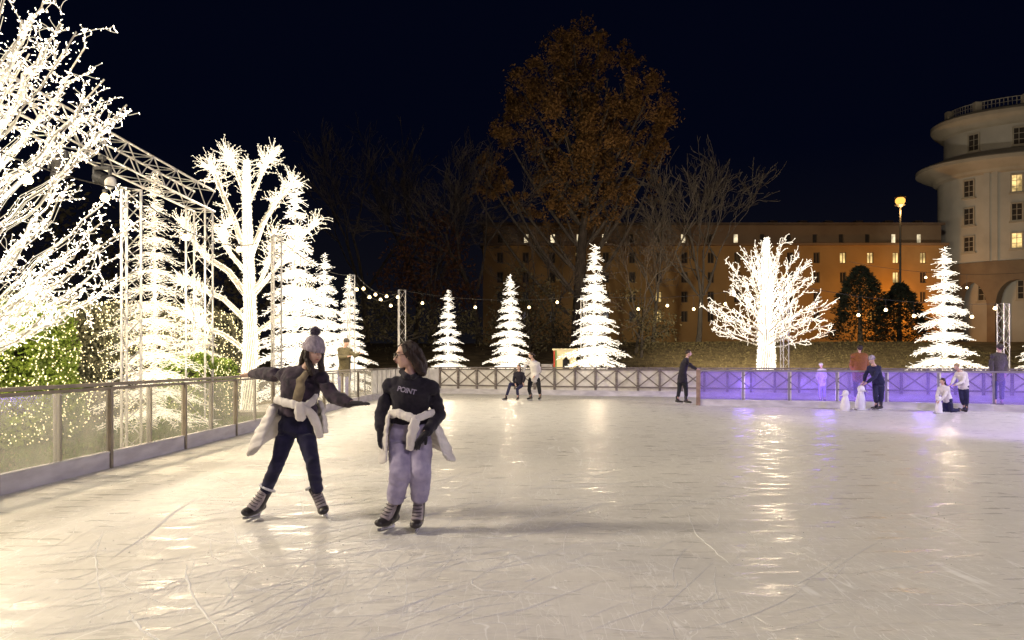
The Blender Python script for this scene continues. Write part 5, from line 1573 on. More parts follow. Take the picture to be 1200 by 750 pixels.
    # trousers
    b = MB()
    b.loft([(pel - (wa - pel).normalized() * 0.04 * s_, side_h, 0.15 * s_, 0.115 * s_), (pel.lerp(wa, 0.5), side_h, 0.148 * s_, 0.112 * s_)], 16)
    for q in 'lr':
        H2, K_, A_ = J['hp_' + q], J['kn_' + q], J['an_' + q]
        ad = (A_ - K_).normalized()
        b.sph(H2, 0.1 * s_); b.sph(K_, 0.071 * s_ * legw)
        b.tube([H2, H2.lerp(K_, 0.35), H2.lerp(K_, 0.75), K_, K_.lerp(A_, 0.4), A_ - ad * 0.12 * s_, A_ - ad * 0.095 * s_], [0.098 * s_, 0.093 * s_ * legw ** .5, 0.077 * s_ * legw, 0.07 * s_ * legw, 0.066 * s_ * legw, 0.060 * s_ * legw, 0.055 * s_ * legw], 16)
    b.build('trousers', mats['bottom'], t, True, remesh(0.0095 if detail else vox, 3), wrinkle(0.0062 if detail else 0.006, 8 if detail else 7, (1.0, 1.0, 1.7), 7.7))
    # shoes
    for q in 'lr':
        K_, A_ = J['kn_' + q], J['an_' + q]
        if shoes == 'skate':
            dn = J.get('dn_' + q, -Z)
            skate(t, A_, J['ft_' + q], dn, s_ * (1.15 if detail else 1), detail)
        else:
            fw = ortho(Z, J['ft_' + q]); sd = Z.cross(fw)
            g = MB(); g.tube([A_ + Z * 0.05, A_], [0.048 * s_, 0.045 * s_], 10)
            zf = V((A_.x, A_.y, J.get('z0', 0) + 0.04))
            g.loft([(zf - fw * 0.06 * s_, sd, 0.035 * s_, 0.038 * s_), (zf + fw * 0.06 * s_, sd, 0.043 * s_, 0.036 * s_), (zf + fw * 0.17 * s_, sd, 0.036 * s_, 0.028 * s_)], 10)
            g.build('shoe', M['boot'], t, True, remesh(0.01, 2))
    # hair / hat
    r_ = V(f).normalized().cross(ortho(V(f).normalized(), u)); uu = ortho(V(f).normalized(), u); ff = V(f).normalized(); A = (r_, ff, uu)
    if not skip_hair:
        b = MB()
        b.ell(hd + uu * 0.022 * s_ - ff * 0.020 * s_, A, (0.086 * s_, 0.098 * s_, 0.094 * s_))
        if hair == 'long':
            b.loft([(hd - ff * 0.05 * s_ - uu * 0.02 * s_, r_, 0.085 * s_, 0.05 * s_), (hd - ff * 0.07 * s_ - uu * 0.12 * s_, r_, 0.08 * s_, 0.045 * s_), (hd - ff * 0.08 * s_ - uu * 0.24 * s_, r_, 0.06 * s_, 0.03 * s_)], 12)
        elif hair == 'tail':
            b.loft([(hd - ff * 0.11 * s_ + uu * 0.02 * s_, r_, 0.03 * s_, 0.03 * s_), (hd - ff * 0.16 * s_ - uu * 0.05 * s_, r_, 0.03 * s_, 0.03 * s_), (hd - ff * 0.15 * s_ - uu * 0.16 * s_, r_, 0.015 * s_, 0.015 * s_)], 10)
        # keep the face clear: shave the cap in front
        hm = b.build('hair', mats['hair'], t, True, remesh(0.009 if detail else 0.012, 2), None)
        for v_ in hm.data.vertices:
            p = v_.co + t.location - hd
            if p.dot(ff) > 0.045 * s_ and p.dot(uu) < 0.055 * s_:
                v_.co -= ff * (p.dot(ff) - 0.045 * s_)
    if hatm:
        b = MB(); b.ell(hd + uu * 0.045 * s_ - ff * 0.012 * s_, A, (0.092 * s_, 0.104 * s_, 0.085 * s_))
        b.loft([(hd + uu * 0.022 * s_ - ff * 0.008 * s_, r_, 0.094 * s_, 0.106 * s_), (hd + uu * 0.052 * s_ - ff * 0.008 * s_, r_, 0.095 * s_, 0.107 * s_)], 16)
        b.build('hat', hatm, t, True, remesh(0.01, 2))
    return t, top

def mk(Y, d, z0=0.0):
    """joints from photo pixels: name -> (px, py, depth offset)"""
    J = {}
    for k, v_ in d.items():
        if isinstance(v_, tuple) and len(v_) == 3 and k not in ('face', 'up', 'hd_l', 'hd_r', 'ft_l', 'ft_r', 'pn_l', 'pn_r', 'dn_l', 'dn_r', 'back'):
            J[k] = P(v_[0], v_[1], Y + v_[2])
        elif isinstance(v_, tuple): J[k] = V(v_).normalized()
        else: J[k] = v_
    J['z0'] = z0
    # keep the feet on the ground
    for q in 'lr':
        a = J['an_' + q]; h = J.get('ah', 0.15)
        if 'air' not in J: a.z = z0 + h
    return J

# ------------------------------------------------ jacket tied round the waist
def tied_jacket(t, wc, side, fwd, s_, a0, a1, length, flare, seed, name='tied_jacket', lenf=None):
    """quilted shell hanging from the waist over the back and hips, thickened"""
    random.seed(seed)
    NU, NV = 44, 22; b = MB()
    for j in range(NV + 1):
        v_ = j / NV
        for i in range(NU + 1):
            uu_ = i / NU; an = a0 + (a1 - a0) * uu_
            L_ = length * (lenf(uu_) if lenf else 1)
            out = side * math.sin(an) - fwd * math.cos(an)
            rx = 0.155 * abs(math.sin(an)) + 0.125 * abs(math.cos(an))
            fl = flare(uu_) if callable(flare) else flare
            r = rx * (1 + 0.06 * math.sin(v_ * 3)) + fl * v_ ** 1.15 + 0.018 * math.sin(uu_ * 21 + v_ * 2 + seed) * v_ + 0.010 * abs(math.sin(v_ * 15.0)) + 0.012 * noise.noise(V((uu_ * 6, v_ * 5, seed)))
            z = -L_ * v_ + 0.02 * math.sin(uu_ * 9 + seed)
            b.v.append(wc + out * r * s_ + V((0, 0, z * s_)))
    n = NU + 1
    for j in range(NV):
        for i in range(NU): b.face((j * n + i, j * n + i + 1, (j + 1) * n + i + 1, (j + 1) * n + i))
    def md(o):
        m = o.modifiers.new('t', 'SOLIDIFY'); m.thickness = 0.022; m.offset = 0
        q = o.modifiers.new('v', 'SUBSURF'); q.levels = 1; q.render_levels = 1
    return b.build(name, M['puffer'], t, True, md, wrinkle(0.004, 14, (1, 1, 2), seed))

def sleeve(t, jk, pts, rad, sd):
    if abs((V(pts[-1]) - V(pts[0])).normalized().z) < 0.6: rad = [q * 0.84 for q in rad]
    b = MB(); P2 = []; R2 = []
    for i in range(len(pts) - 1):
        for k in range(4): P2.append(pts[i].lerp(pts[i + 1], k / 4)); R2.append(rad[i] + (rad[i + 1] - rad[i]) * k / 4)
    P2.append(pts[-1]); R2.append(rad[-1])
    b.loft([(p_, Z if abs((pts[-1] - pts[0]).normalized().z) < 0.6 else V((1, 0, 0)), r_ * (0.88 + 0.07 * math.sin(i * 1.7 + sd) + 0.05 * math.sin(i * 3.9)), r_ * 0.42) for i, (p_, r_) in enumerate(zip(P2, R2))], 14)
    o = b.build('sleeve', M['puffer'], jk, True, remesh(0.007, 2), wrinkle(0.0055, 17, (1.4, 1, 0.6), sd)); return o

# ================================================================== SKATER 1 (beanie, plum jacket)
Y1 = 6.95
J = mk(Y1, dict(
    hp_l=(338, 500, 0.02), hp_r=(356, 500, -0.02), kn_l=(326, 541, -0.10), kn_r=(366, 541, -0.16), an_l=(304, 588, -0.02), an_r=(374, 583, 0.0),
    waist=(350, 470, 0.0), chest=(353, 447, 0.0), neck=(361, 430, -0.03), head=(368, 411, -0.06),
    sh_l=(334, 440, 0.08), sh_r=(376, 444, -0.06), el_l=(312, 438, 0.28), wr_l=(294, 438, 0.5), el_r=(391, 465, -0.16), wr_r=(412, 473, -0.30),
    face=(0.66, -0.72, -0.22), up=(0.12, 0, 1), hd_l=(-0.75, 0.6, -0.12), hd_r=(0.95, -0.2, 0.05), ft_l=(-0.22, -0.97, 0), ft_r=(0.30, -0.95, 0),
    pn_l=(0, -0.3, -1), pn_r=(0.1, 0, -1), dn_l=(-0.42, 0.05, -0.9), dn_r=(0.38, 0.05, -0.92), curl=0.16))
# stand the blades on the ice
J['an_l'] = P(306, 587, Y1 - 0.02); J['an_r'] = P(374, 583, Y1 + 0.02)
for q in 'lr':
    d = J['dn_' + q].normalized(); J['an_' + q].z = 0.1725 * abs(d.z) + 0.002
SK1, top1 = figure('skater in beanie and dark plum jacket with arms spread, white puffer tied at waist', J,
    dict(top=M['plaid'], bottom=M['denim_dark'], hair=M['hair_dark']), 1.0, 0.012, 'skate', True, 'none', True, 1.22, -0.20, skip_hair=True, cuffw=1.05, legw=0.92)
Ja = J
hd, ff = J['head'], J['face'].normalized(); uu = ortho(ff, J['up']); rr_ = ff.cross(uu); A = (rr_, ff, uu)
# right glove
g = MB(); hand_parts(g, J['wr_r'], J['hd_r'], J['pn_r'], 1.1, 0.12, 1.0, 1.3, 0.16)
g.tube([J['wr_r'] - J['hd_r'] * 0.06, J['wr_r']], [0.034, 0.031], 10)
g.build('glove', M['glove'], SK1, True, remesh(0.0055, 2))
# beanie with ribbed cuff and pompom
b = MB(); N_ = 28
prof = [(0.0, 0.118), (0.03, 0.114), (0.058, 0.100), (0.080, 0.075), (0.092, 0.045), (0.095, 0.015), (0.097, -0.012)]
ctr = hd + uu * 0.028 - ff * 0.012
for r, h in prof:
    for k in range(N_):
        an = 2 * PI * k / N_; rb = 1 + 0.012 * (k % 2)
        b.v.append(ctr + rr_ * math.cos(an) * r * rb * 0.97 + ff * math.sin(an) * r * rb * 1.12 + uu * h)
for i in range(len(prof) - 1):
    for k in range(N_): b.face((i * N_ + k, (i + 1) * N_ + k, (i + 1) * N_ + (k + 1) % N_, i * N_ + (k + 1) % N_))
hat = b.build('beanie', M['knit'], SK1, True)
b = MB(); prof = [(0.094, 0.036), (0.106, 0.028), (0.109, 0.0), (0.107, -0.026), (0.099, -0.032), (0.090, -0.026)]
for r, h in prof:
    for k in range(56):
        an = 2 * PI * k / 56; rb = 1 + 0.018 * (k % 2)
        b.v.append(ctr + rr_ * math.cos(an) * r * rb * 0.93 + ff * math.sin(an) * r * rb * 1.06 + uu * (h + 0.0))
for i in range(len(prof) - 1):
    for k in range(56): b.face((i * 56 + k, (i + 1) * 56 + k, (i + 1) * 56 + (k + 1) % 56, i * 56 + (k + 1) % 56))
b.build('cuff', M['knit'], hat, True)
b = MB(); pc = ctr + uu * 0.148 - ff * 0.03
random.seed(4)
b.sph(pc, 0.034)
for k in range(700):
    d = rv(1).normalized(); b.spike(pc + d * 0.028, pc + d * random.uniform(0.042, 0.052) + rv(0.004), 0.0022)
M['pom'] = surf('mauve_pompom_yarn', (0.2, 0.165, 0.2), (0.1, 0.08, 0.1), 0.95, 40)
b.build('pompom', M['pom'], hat)
# long dark hair falling over both shoulders
b = MB()
for q, (fx, drop) in ((-1, (0.02, 0.20)), (1, (0.03, 0.19))):
    root = hd + rr_ * q * 0.074 + ff * 0.005 - uu * 0.02
    pts = [root + uu * 0.04, root - Z * 0.05, root - Z * 0.10 + ff * fx - rr_ * q * 0.012, root - Z * 0.15 + ff * (fx + 0.035) - rr_ * q * 0.02, root - Z * drop + ff * (fx + 0.04) - rr_ * q * 0.015]
    b.loft([(p, rr_.lerp(ff, 0.4), w_, 0.024) for p, w_ in zip(pts, (0.020, 0.034, 0.042, 0.038, 0.016))], 12)
b.loft([(hd - ff * 0.06 + uu * 0.02, rr_, 0.075, 0.04), (hd - ff * 0.085 - uu * 0.09, rr_, 0.085, 0.04), (hd - ff * 0.09 - uu * 0.20, rr_, 0.08, 0.03)], 12)
b.build('hair', M['hair_dark'], SK1, True, remesh(0.006, 2), wrinkle(0.006, 24, (3, 3, 0.3), 2))
# open front of the jacket showing the tan shirt
cdir = (J['sh_r'] - J['sh_l']).normalized(); fr_ = cdir.cross(Z).normalized(); fr_ = fr_ if fr_.y < 0 else -fr_
b = MB()
sp_ = [J['neck'] + fr_ * 0.075 - Z * 0.045, J['chest'] + fr_ * 0.132 + cdir * 0.045 + Z * 0.02, J['chest'] + fr_ * 0.142 + cdir * 0.05 - Z * 0.05, J['waist'] + fr_ * 0.128 + cdir * 0.035 + Z * 0.03, J['waist'] + fr_ * 0.118 + cdir * 0.02 - Z * 0.05]
b.loft([(p + cdir * 0.045, cdir, w_, 0.024) for p, w_ in zip(sp_, (0.028, 0.046, 0.054, 0.05, 0.04))], 14)
b.build('shirt', M['tan'], SK1, True, remesh(0.007, 2), wrinkle(0.005, 14, (1, 1, 1), 5))
# jacket tied round the waist
side = (J['hp_r'] - J['hp_l']).normalized(); fwd = side.cross(Z); fwd = fwd if fwd.y < 0 else -fwd; fwd.normalize()
wc = J['waist'] + V((-0.02, 0, -0.02))
jk = tied_jacket(SK1, wc, side, fwd, 1.12, -2.55, 1.35, 0.38, lambda q: 0.03 + 0.20 * math.exp(-((q - 0.22) / 0.2) ** 2), 5, lenf=lambda q: 0.72 + 0.45 * math.exp(-((q - 0.20) / 0.16) ** 2))
kn = P(352, 476, Y1 - 0.24)
sleeve(SK1, jk, [P(322, 468, Y1 - 0.06), P(334, 472, Y1 - 0.16), P(344, 474, Y1 - 0.22), kn], [0.05, 0.056, 0.052, 0.045], 1)
sleeve(SK1, jk, [P(371, 462, Y1 - 0.04), P(367, 470, Y1 - 0.14), P(360, 475, Y1 - 0.20), kn], [0.045, 0.05, 0.048, 0.042], 2)
sleeve(SK1, jk, [kn + V((0, -0.01, 0.03)), P(351, 483, Y1 - 0.25), P(353, 492, Y1 - 0.22)], [0.045, 0.058, 0.05], 3)
sleeve(SK1, jk, [kn, P(364, 484, Y1 - 0.21), P(371, 497, Y1 - 0.19), P(375, 512, Y1 - 0.15)], [0.045, 0.052, 0.05, 0.042], 4)

# ================================================================== SKATER 2 (black hoodie, pale jeans, glasses)
Y2 = 6.45
J = mk(Y2, dict(
    hp_l=(470, 508, 0.0), hp_r=(492, 508, 0.0), kn_l=(469, 553, -0.14), kn_r=(493, 553, -0.14), an_l=(461, 598, -0.02), an_r=(491, 600, -0.02),
    waist=(481, 480, 0.0), chest=(481, 456, -0.06), neck=(482, 434, -0.09), head=(477, 415, -0.13),
    sh_l=(457, 452, -0.04), sh_r=(506, 454, -0.06), el_l=(447, 483, 0.02), wr_l=(445, 505, -0.10), el_r=(515, 486, 0.03), wr_r=(499, 508, -0.20),
    face=(-0.93, -0.36, -0.06), up=(-0.05, 0, 1), hd_l=(0.05, -0.15, -1), hd_r=(-0.62, -0.25, -0.75), ft_l=(-0.36, -0.93, 0), ft_r=(-0.03, -1, 0),
    pn_l=(0.9, -0.2, 0), pn_r=(0.5, 0.6, -0.5), dn_l=(-0.24, 0.0, -0.97), dn_r=(-0.02, 0.0, -1), back=(0.1, 1, 0), curl=0.3))
for q in 'lr':
    d = J['dn_' + q].normalized(); J['an_' + q].z = 0.1725 * abs(d.z) + 0.002
SK2, top2 = figure('skater in black hoodie and pale lilac jeans with glasses, looking to the left', J,
    dict(top=M['navy_dark'], bottom=M['denim_pale'], hair=M['hair_brown']), 1.0, 0.012, 'skate', True, 'none', True, 1.06, -0.14, gl=True, skip_hair=True, hoodie=True, legw=1.28, glovem=M['glove'], cuffw=1.1)
Jb = J
hd, ff = J['head'], J['face'].normalized(); uu = ortho(ff, J['up']); rr_ = ff.cross(uu)
b = MB()
b.ell(hd + uu * 0.020 - ff * 0.022, (rr_, ff, uu), (0.088, 0.094, 0.096))
b.loft([(hd - ff * 0.02 + uu * 0.075, rr_, 0.05, 0.05), (hd - ff * 0.085 + uu * 0.02, rr_, 0.086, 0.042), (hd - ff * 0.115 - uu * 0.06, rr_, 0.088, 0.045), (hd - ff * 0.125 - uu * 0.13, rr_, 0.078, 0.046), (hd - ff * 0.12 - uu * 0.18, rr_, 0.05, 0.035)], 14)
for q in (-1, 1):
    b.loft([(hd + ff * 0.035 + uu * 0.075 + rr_ * q * 0.045, ff, 0.035, 0.02), (hd + ff * 0.012 + uu * 0.02 + rr_ * q * 0.083, ff, 0.038, 0.014), (hd - ff * 0.03 - uu * 0.035 + rr_ * q * 0.088, ff, 0.036, 0.016), (hd - ff * 0.07 - uu * 0.10 + rr_ * q * 0.08, ff, 0.04, 0.025), (hd - ff * 0.10 - uu * 0.16 + rr_ * q * 0.06, ff, 0.035, 0.03)], 12)
ho = b.build('hair', M['hair_brown'], SK2, True, remesh(0.006, 2), wrinkle(0.004, 22, (3, 3, 0.4), 2))
for v_ in ho.data.vertices:
    p = v_.co + SK2.location - hd
    if p.dot(ff) > 0.052 and p.dot(uu) < 0.07: v_.co -= ff * (p.dot(ff) - 0.052)
# printed word on the chest
cv = bpy.data.curves.new('print', 'FONT'); cv.body = 'POINT'; cv.size = 0.058; cv.extrude = 0.0015; cv.align_x = 'CENTER'; cv.align_y = 'CENTER'; cv.offset = 0.0016; cv.space_character = 0.95
tmp = bpy.data.objects.new('print', cv); COL.objects.link(tmp); bpy.context.view_layer.update()
me = bpy.data.meshes.new_from_object(tmp.evaluated_get(bpy.context.evaluated_depsgraph_get()))
bpy.data.objects.remove(tmp)
cd_ = (J['sh_r'] - J['sh_l']).normalized(); nrm = V((0.0, -1, 0.10)); nrm = ortho(cd_, nrm); upv = nrm.cross(cd_)
org = P(474, 458.5, Y2 - 0.30); rot_ = -0.17
# wrap the letters on the cloth by ray casting to the hoodie surface
bpy.context.view_layer.update()
from mathutils.bvhtree import BVHTree
bv = BVHTree.FromPolygons([v_.co + SK2.location for v_ in top2.data.vertices], [p.vertices[:] for p in top2.data.polygons])
bigm = V((math.cos(rot_), math.sin(rot_)))
for v_ in me.vertices:
    x_, y_ = v_.co.x, v_.co.y
    q = org + cd_ * (x_ * bigm.x - y_ * bigm.y) * 1.0 + upv * (x_ * bigm.y + y_ * bigm.x) - V((0, 0.3, 0))
    hit = bv.ray_cast(q, V((0, 1, 0)))
    if hit[0] is not None: v_.co = hit[0] - V((0, 0.010 + v_.co.z, 0)) - SK2.location
    else: v_.co = q + V((0, 0.3, 0)) - SK2.location
me.materials.clear(); me.materials.append(M['print']); me.name = 'chest_print'
po = bpy.data.objects.new('chest_print', me); COL.objects.link(po); po.parent = top2
po.location = (0, 0, 0)
# white jacket tied round the waist
side = V((1, 0, 0)); fwd = V((0, -1, 0)); wc = J['waist'] + V((0.0, -0.005, -0.03))
jk = tied_jacket(SK2, wc, side, fwd, 1.06, -2.35, 1.95, 0.36, lambda q: 0.015 + 0.17 * math.exp(-((q - 0.82) / 0.2) ** 2) + 0.03 * math.exp(-((q - 0.1) / 0.2) ** 2), 9, lenf=lambda q: 0.82 + 0.30 * math.exp(-((q - 0.82) / 0.14) ** 2) + 0.28 * math.exp(-((q - 0.06) / 0.14) ** 2))
kn = P(487, 491, Y2 - 0.26)
sleeve(SK2, jk, [P(456, 486, Y2 - 0.06), P(466, 484, Y2 - 0.19), P(477, 488, Y2 - 0.24), kn], [0.042, 0.052, 0.052, 0.045], 11)
sleeve(SK2, jk, [P(508, 483, Y2 - 0.05), P(500, 486, Y2 - 0.17), P(493, 489, Y2 - 0.23), kn], [0.042, 0.048, 0.045, 0.042], 12)
sleeve(SK2, jk, [kn, P(485, 500, Y2 - 0.26), P(482, 513, Y2 - 0.25), P(480, 527, Y2 - 0.22)], [0.045, 0.05, 0.046, 0.035], 13)

# ================================================================== BACKGROUND PEOPLE
def person(label, Y, d, mats, s_, shoes='skate', z0=0.0, **kw):
    J_ = mk(Y, d, z0)
    return figure(label, J_, mats, s_, 0.017, shoes, kw.pop('face', False), kw.pop('hair', 'short'), False, kw.pop('loose', 1.05), kw.pop('jlen', 0.04), **kw)

# man in olive jacket behind the left barrier, raising a phone to the right
person('man in olive jacket and blue jeans standing by the corner barrier with arms held out', 24.6, dict(ah=0.1,
    hp_l=(399, 437, 0), hp_r=(408, 437, 0), kn_l=(399, 456, -0.05), kn_r=(407, 456, -0.05), an_l=(399, 470, 0), an_r=(407, 470, 0), waist=(404, 428, 0), chest=(404, 417, 0), neck=(404, 407, 0), head=(406, 401, 0),
    sh_l=(398, 410, 0.05), sh_r=(411, 411, 0), el_l=(399, 419, -0.2), wr_l=(408, 418, -0.4), el_r=(416, 417, -0.1), wr_r=(422, 414, -0.25), face=(0.6, -0.7, -0.1), hd_l=(1, -0.3, 0.3), hd_r=(1, -0.3, 0.1), ft_l=(0.2, -1, 0), ft_r=(0.3, -1, 0)),
    dict(top=M['olive'], bottom=M['denim_mid'], hair=M['hair_dark']), 1.08, 'shoe', 0.07, hatm=M['darkj'], loose=1.2)
# woman in white jacket with dark trousers
person('woman in white jacket and black trousers helping the fallen skater by the back fence', 27.0, dict(
    hp_l=(622, 445, 0), hp_r=(630, 445, 0), kn_l=(620, 456, -0.15), kn_r=(632, 456, -0.05), an_l=(622, 466, 0), an_r=(633, 467, 0), waist=(627, 436, 0), chest=(626, 428, -0.05), neck=(624, 421, -0.08), head=(622, 416, -0.1),
    sh_l=(618, 425, 0), sh_r=(631, 426, 0), el_l=(614, 432, -0.15), wr_l=(612, 439, -0.25), el_r=(633, 435, 0.05), wr_r=(626, 441, -0.15), face=(-0.8, -0.5, -0.35), hd_l=(-0.4, -0.2, -1), hd_r=(-0.6, -0.2, -0.8), ft_l=(-0.7, -0.7, 0), ft_r=(-0.3, -0.9, 0)),
    dict(top=M['puffer'], bottom=M['blackt'], hair=M['hair_brown']), 0.98, hair='tail')
# fallen / crouching skater
Jx = dict(hp_l=(606, 451, 0.0), hp_r=(612, 451, 0.0), kn_l=(598, 450, -0.35), kn_r=(606, 456, -0.4), an_l=(593, 464, -0.3), an_r=(607, 466, -0.3), waist=(609, 445, 0), chest=(608, 440, 0), neck=(608, 435, 0), head=(608, 430, 0),
    sh_l=(603, 438, 0), sh_r=(613, 438, 0), el_l=(602, 446, -0.1), wr_l=(604, 450, -0.3), el_r=(615, 443, -0.05), wr_r=(613, 449, -0.2), face=(-0.4, -0.9, 0), hd_l=(0.2, -0.5, -0.5), hd_r=(0.2, -0.3, -0.6), ft_l=(-0.8, -0.6, 0), ft_r=(-0.3, -0.9, 0))
person('young skater in dark jacket crouching low before the woman in white', 26.7, Jx, dict(top=M['navy_dark'], bottom=M['navyj'], hair=M['hair_brown']), 0.82, hair='long')
# man in black leaning on the end of the violet barrier
person('man in black clothes leaning on the end post of the violet barrier', 24.9, dict(
    hp_l=(797, 444, 0.06), hp_r=(802, 444, -0.06), kn_l=(796, 457, 0), kn_r=(804, 457, -0.05), an_l=(794, 468, 0.1), an_r=(804, 469, -0.1), waist=(800, 436, 0), chest=(802, 427, 0), neck=(805, 419, 0), head=(807, 413.5, 0),
    sh_l=(802, 423, 0.18), sh_r=(805, 423, -0.18), el_l=(810, 429, 0.2), wr_l=(816, 432, 0.1), el_r=(811, 430, -0.2), wr_r=(817, 433, -0.25), face=(0.9, -0.25, -0.1), hd_l=(1, 0, -0.1), hd_r=(1, 0, -0.1), ft_l=(0.9, -0.4, 0), ft_r=(0.8, -0.6, 0)),
    dict(top=M['navy_dark'], bottom=M['blackt'], hair=M['hair_dark']), 1.0, jlen=0.1)
# person in rust-brown puffer, back to the rink, behind the barrier
person('person in big rust-brown puffer jacket seen from behind, leaning back on the violet barrier', 24.0, dict(ah=0.1,
    hp_l=(1003, 442, 0), hp_r=(1012, 442, 0), kn_l=(1003, 458, 0), kn_r=(1012, 458, 0), an_l=(1003, 470, 0), an_r=(1012, 470, 0), waist=(1007, 433, 0), chest=(1007, 424, 0), neck=(1007, 413, 0), head=(1007.5, 408, 0),
    sh_l=(1000, 417, 0), sh_r=(1014, 417, 0), el_l=(998, 428, 0), wr_l=(1000, 436, 0.15), el_r=(1016, 428, 0), wr_r=(1014, 436, 0.15), face=(0.1, 1, 0), hd_l=(0.3, 0.6, -0.5), hd_r=(-0.3, 0.6, -0.5), ft_l=(0, 1, 0), ft_r=(0, 1, 0)),
    dict(top=M['brownj'], bottom=M['blackt'], hair=M['hair_dark']), 1.0, 'shoe', 0.075, loose=1.42, jlen=0.1)
# small child in white behind the barrier
person('small child in white hat and coat behind the violet barrier', 25.2, dict(ah=0.08,
    hp_l=(961, 450, 0), hp_r=(966, 450, 0), kn_l=(961, 459, 0), kn_r=(966, 459, 0), an_l=(961, 467, 0), an_r=(966, 467, 0), waist=(963, 444, 0), chest=(963, 438, 0), neck=(962.5, 432, 0), head=(962, 428, 0),
    sh_l=(959, 434.5, 0), sh_r=(967, 434.5, 0), el_l=(957, 441, -0.05), wr_l=(959, 446, -0.15), el_r=(968, 441, -0.05), wr_r=(966, 446, -0.15), face=(-0.4, -1, 0), hd_l=(0.2, -0.3, -1), hd_r=(-0.2, -0.3, -1), ft_l=(0, -1, 0), ft_r=(0, -1, 0)),
    dict(top=M['puffer'], bottom=M['denim_pale'], hair=M['hair_blond']), 0.72, 'shoe', 0.075, hatm=M['puffer'], loose=1.15)
# skater in navy bending over a skating aid
person('skater in navy jacket bending forward to hold a white skating aid', 21.8, dict(
    hp_l=(1026, 448, 0.05), hp_r=(1033, 448, -0.05), kn_l=(1026, 464, -0.1), kn_r=(1033, 463, -0.1), an_l=(1027, 478, 0.02), an_r=(1032, 478, -0.1), waist=(1028, 441, 0), chest=(1025, 433, -0.05), neck=(1023.5, 427, -0.1), head=(1021.5, 421, -0.12),
    sh_l=(1018.5, 431, 0.1), sh_r=(1030, 431, -0.1), el_l=(1014, 440, 0.05), wr_l=(1012, 448, -0.05), el_r=(1025, 442, -0.25), wr_r=(1015, 449, -0.25), face=(-0.8, -0.5, -0.3), hd_l=(-0.7, 0, -0.6), hd_r=(-0.8, 0, -0.5), ft_l=(-0.9, -0.3, 0), ft_r=(-0.8, -0.4, 0)),
    dict(top=M['navyj'], bottom=M['navyj'], hair=M['hair_dark']), 0.98, hatm=M['knit'], jlen=0.02)
# pair at the right: kneeling child and helper
person('fair-haired helper in pale jacket and dark trousers bending to the kneeling child', 20.9, dict(
    hp_l=(1126, 453, 0.05), hp_r=(1132, 453, -0.05), kn_l=(1127, 467, -0.05), kn_r=(1133, 467, -0.1), an_l=(1130, 478, 0.05), an_r=(1133, 479, -0.1), waist=(1129, 446, 0), chest=(1127, 439, -0.02), neck=(1123.5, 434, -0.05), head=(1121, 429.5, -0.08),
    sh_l=(1121, 438, 0.08), sh_r=(1131, 438, -0.1), el_l=(1117, 446, 0), wr_l=(1114, 451, -0.05), el_r=(1128, 448, -0.2), wr_r=(1119, 451, -0.2), face=(-0.8, -0.4, -0.4), hd_l=(-0.7, 0, -0.5), hd_r=(-0.8, 0, -0.3), ft_l=(-0.7, -0.6, 0), ft_r=(-0.5, -0.8, 0)),
    dict(top=M['puffer'], bottom=M['navyj'], hair=M['hair_blond']), 0.82, hair='short', loose=1.1)
Jx = mk(20.7, dict(hp_l=(1108, 469, 0.05), hp_r=(1113, 469, -0.08), kn_l=(1107, 481, -0.05), kn_r=(1115, 480, -0.12), an_l=(1119, 483.5, 0.05), an_r=(1127, 483.5, -0.1), waist=(1109, 463, 0), chest=(1106.5, 456.5, 0), neck=(1105, 451, 0), head=(1104.5, 446.5, 0),
    sh_l=(1101, 455, 0.05), sh_r=(1111, 455, -0.08), el_l=(1098, 463, 0), wr_l=(1098, 469, -0.05), el_r=(1106, 465, -0.2), wr_r=(1100, 470, -0.22), face=(-0.8, -0.5, -0.3), hd_l=(-0.3, 0, -1), hd_r=(-0.5, 0, -0.8), ft_l=(0.9, -0.2, -0.3), ft_r=(0.9, -0.3, -0.3), air=1, dn_l=(0.9, 0, -0.3), dn_r=(0.9, 0, -0.3)))
for q in 'lr': Jx['kn_' + q].z = 0.07; Jx['an_' + q].z = 0.09
figure('child in white top kneeling on the ice with one leg stretched back', Jx, dict(top=M['puffer'], bottom=M['navyj'], hair=M['hair_brown']), 0.78, 0.015, 'skate', False, 'long', False, 1.08, 0.03)
# man standing behind the barrier at far right
person('man in dark brown coat standing behind the barrier at the far right', 22.6, dict(ah=0.1,
    hp_l=(1166, 441, 0), hp_r=(1174, 441, 0), kn_l=(1166, 457, 0), kn_r=(1174, 457, 0), an_l=(1166, 472, 0), an_r=(1174, 472, 0), waist=(1170, 431, 0), chest=(1170, 422, 0), neck=(1171, 413, 0), head=(1171.5, 407.5, 0),
    sh_l=(1163, 417, 0), sh_r=(1177, 417, 0), el_l=(1161, 428, 0), wr_l=(1163, 438, -0.1), el_r=(1179, 428, 0), wr_r=(1177, 438, -0.1), face=(-0.1, 1, 0), hd_l=(0.2, -0.2, -1), hd_r=(-0.2, -0.2, -1), ft_l=(0, 1, 0), ft_r=(0, 1, 0)),
    dict(top=M['darkj'], bottom=M['navyj'], hair=M['hair_dark']), 1.02, 'shoe', 0.075, hatm=M['darkj'], loose=1.12, jlen=0.12)

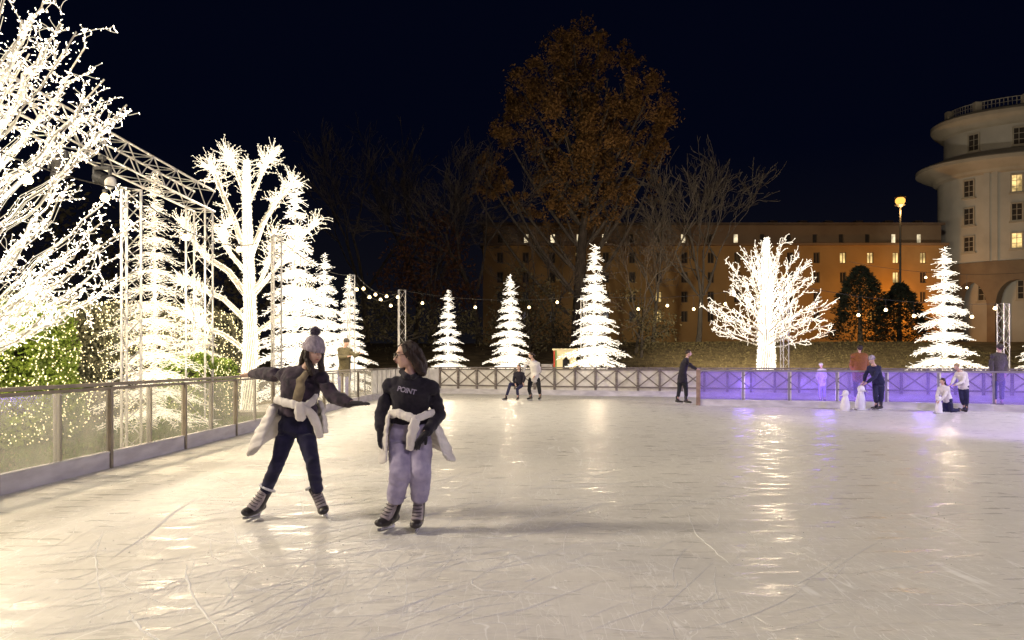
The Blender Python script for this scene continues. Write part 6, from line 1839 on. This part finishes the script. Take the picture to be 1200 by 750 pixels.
# ================================================================== SKATING AIDS
def aid(px, py, Y, label, s_=1.0, lean=0.0, rz=0.0):
    x = GX(px, Y); t = thing('skating_aid', label, 'skating aid', (x, Y, 0), group='white skating aids on the ice')
    q = Matrix.Rotation(rz, 3, 'Z')
    def L_(a, b_, c): return V((x, Y, 0)) + q @ V((a, b_, 0)) * s_ + V((lean * c * math.cos(rz), lean * c * math.sin(rz), c * s_))
    b = MB(); X_, Y_ = q @ V((1, 0, 0)), q @ V((0, 1, 0))
    b.loft([(L_(0, 0, 0.06), X_, 0.15 * s_, 0.13 * s_), (L_(0, 0, 0.2), X_, 0.155 * s_, 0.135 * s_), (L_(0, 0, 0.4), X_, 0.115 * s_, 0.105 * s_), (L_(0, 0, 0.5), X_, 0.08 * s_, 0.08 * s_)], 16)
    b.ell(L_(0, 0, 0.6), (X_, Y_, Z), (0.105 * s_, 0.10 * s_, 0.115 * s_))
    b.build('body', M['white_plastic'], t, True, remesh(0.012, 4))
    r = MB()
    for k in (-1, 1): r.tube([L_(-0.24, 0.11 * k, 0.06), L_(-0.2, 0.11 * k, 0.018), L_(0.22, 0.11 * k, 0.018), L_(0.27, 0.11 * k, 0.05)], 0.018 * s_, 8)
    r.build('runner', M['white_plastic'], t, True)
    h = MB(); h.tube([L_(0.1, -0.16, 0.52), L_(0.02, -0.14, 0.56), L_(0, 0, 0.57), L_(0.02, 0.14, 0.56), L_(0.1, 0.16, 0.52)], 0.017 * s_, 8)
    h.build('handle', M['white_plastic'], t, True)
aid(1008, 480, 21.9, 'upright white skating aid under the hands of the navy skater', 1.02, 0.05, 0.3)
aid(990, 484, 21.4, 'lower white skating aid standing left of the one being held', 0.86, -0.03, 2.4)
aid(1100, 484, 20.5, 'small white skating aid in front of the kneeling child', 0.66, 0.04, 0.6)
sc.cycles.use_denoising = True
sc.cycles.use_light_tree = True
sc.cycles.max_bounces = 6
sc.cycles.diffuse_bounces = 3
sc.cycles.glossy_bounces = 3
sc.cycles.transmission_bounces = 4
sc.cycles.transparent_max_bounces = 12
sc.cycles.sample_clamp_indirect = 4.0
sc.cycles.caustics_reflective = False
sc.cycles.caustics_refractive = False
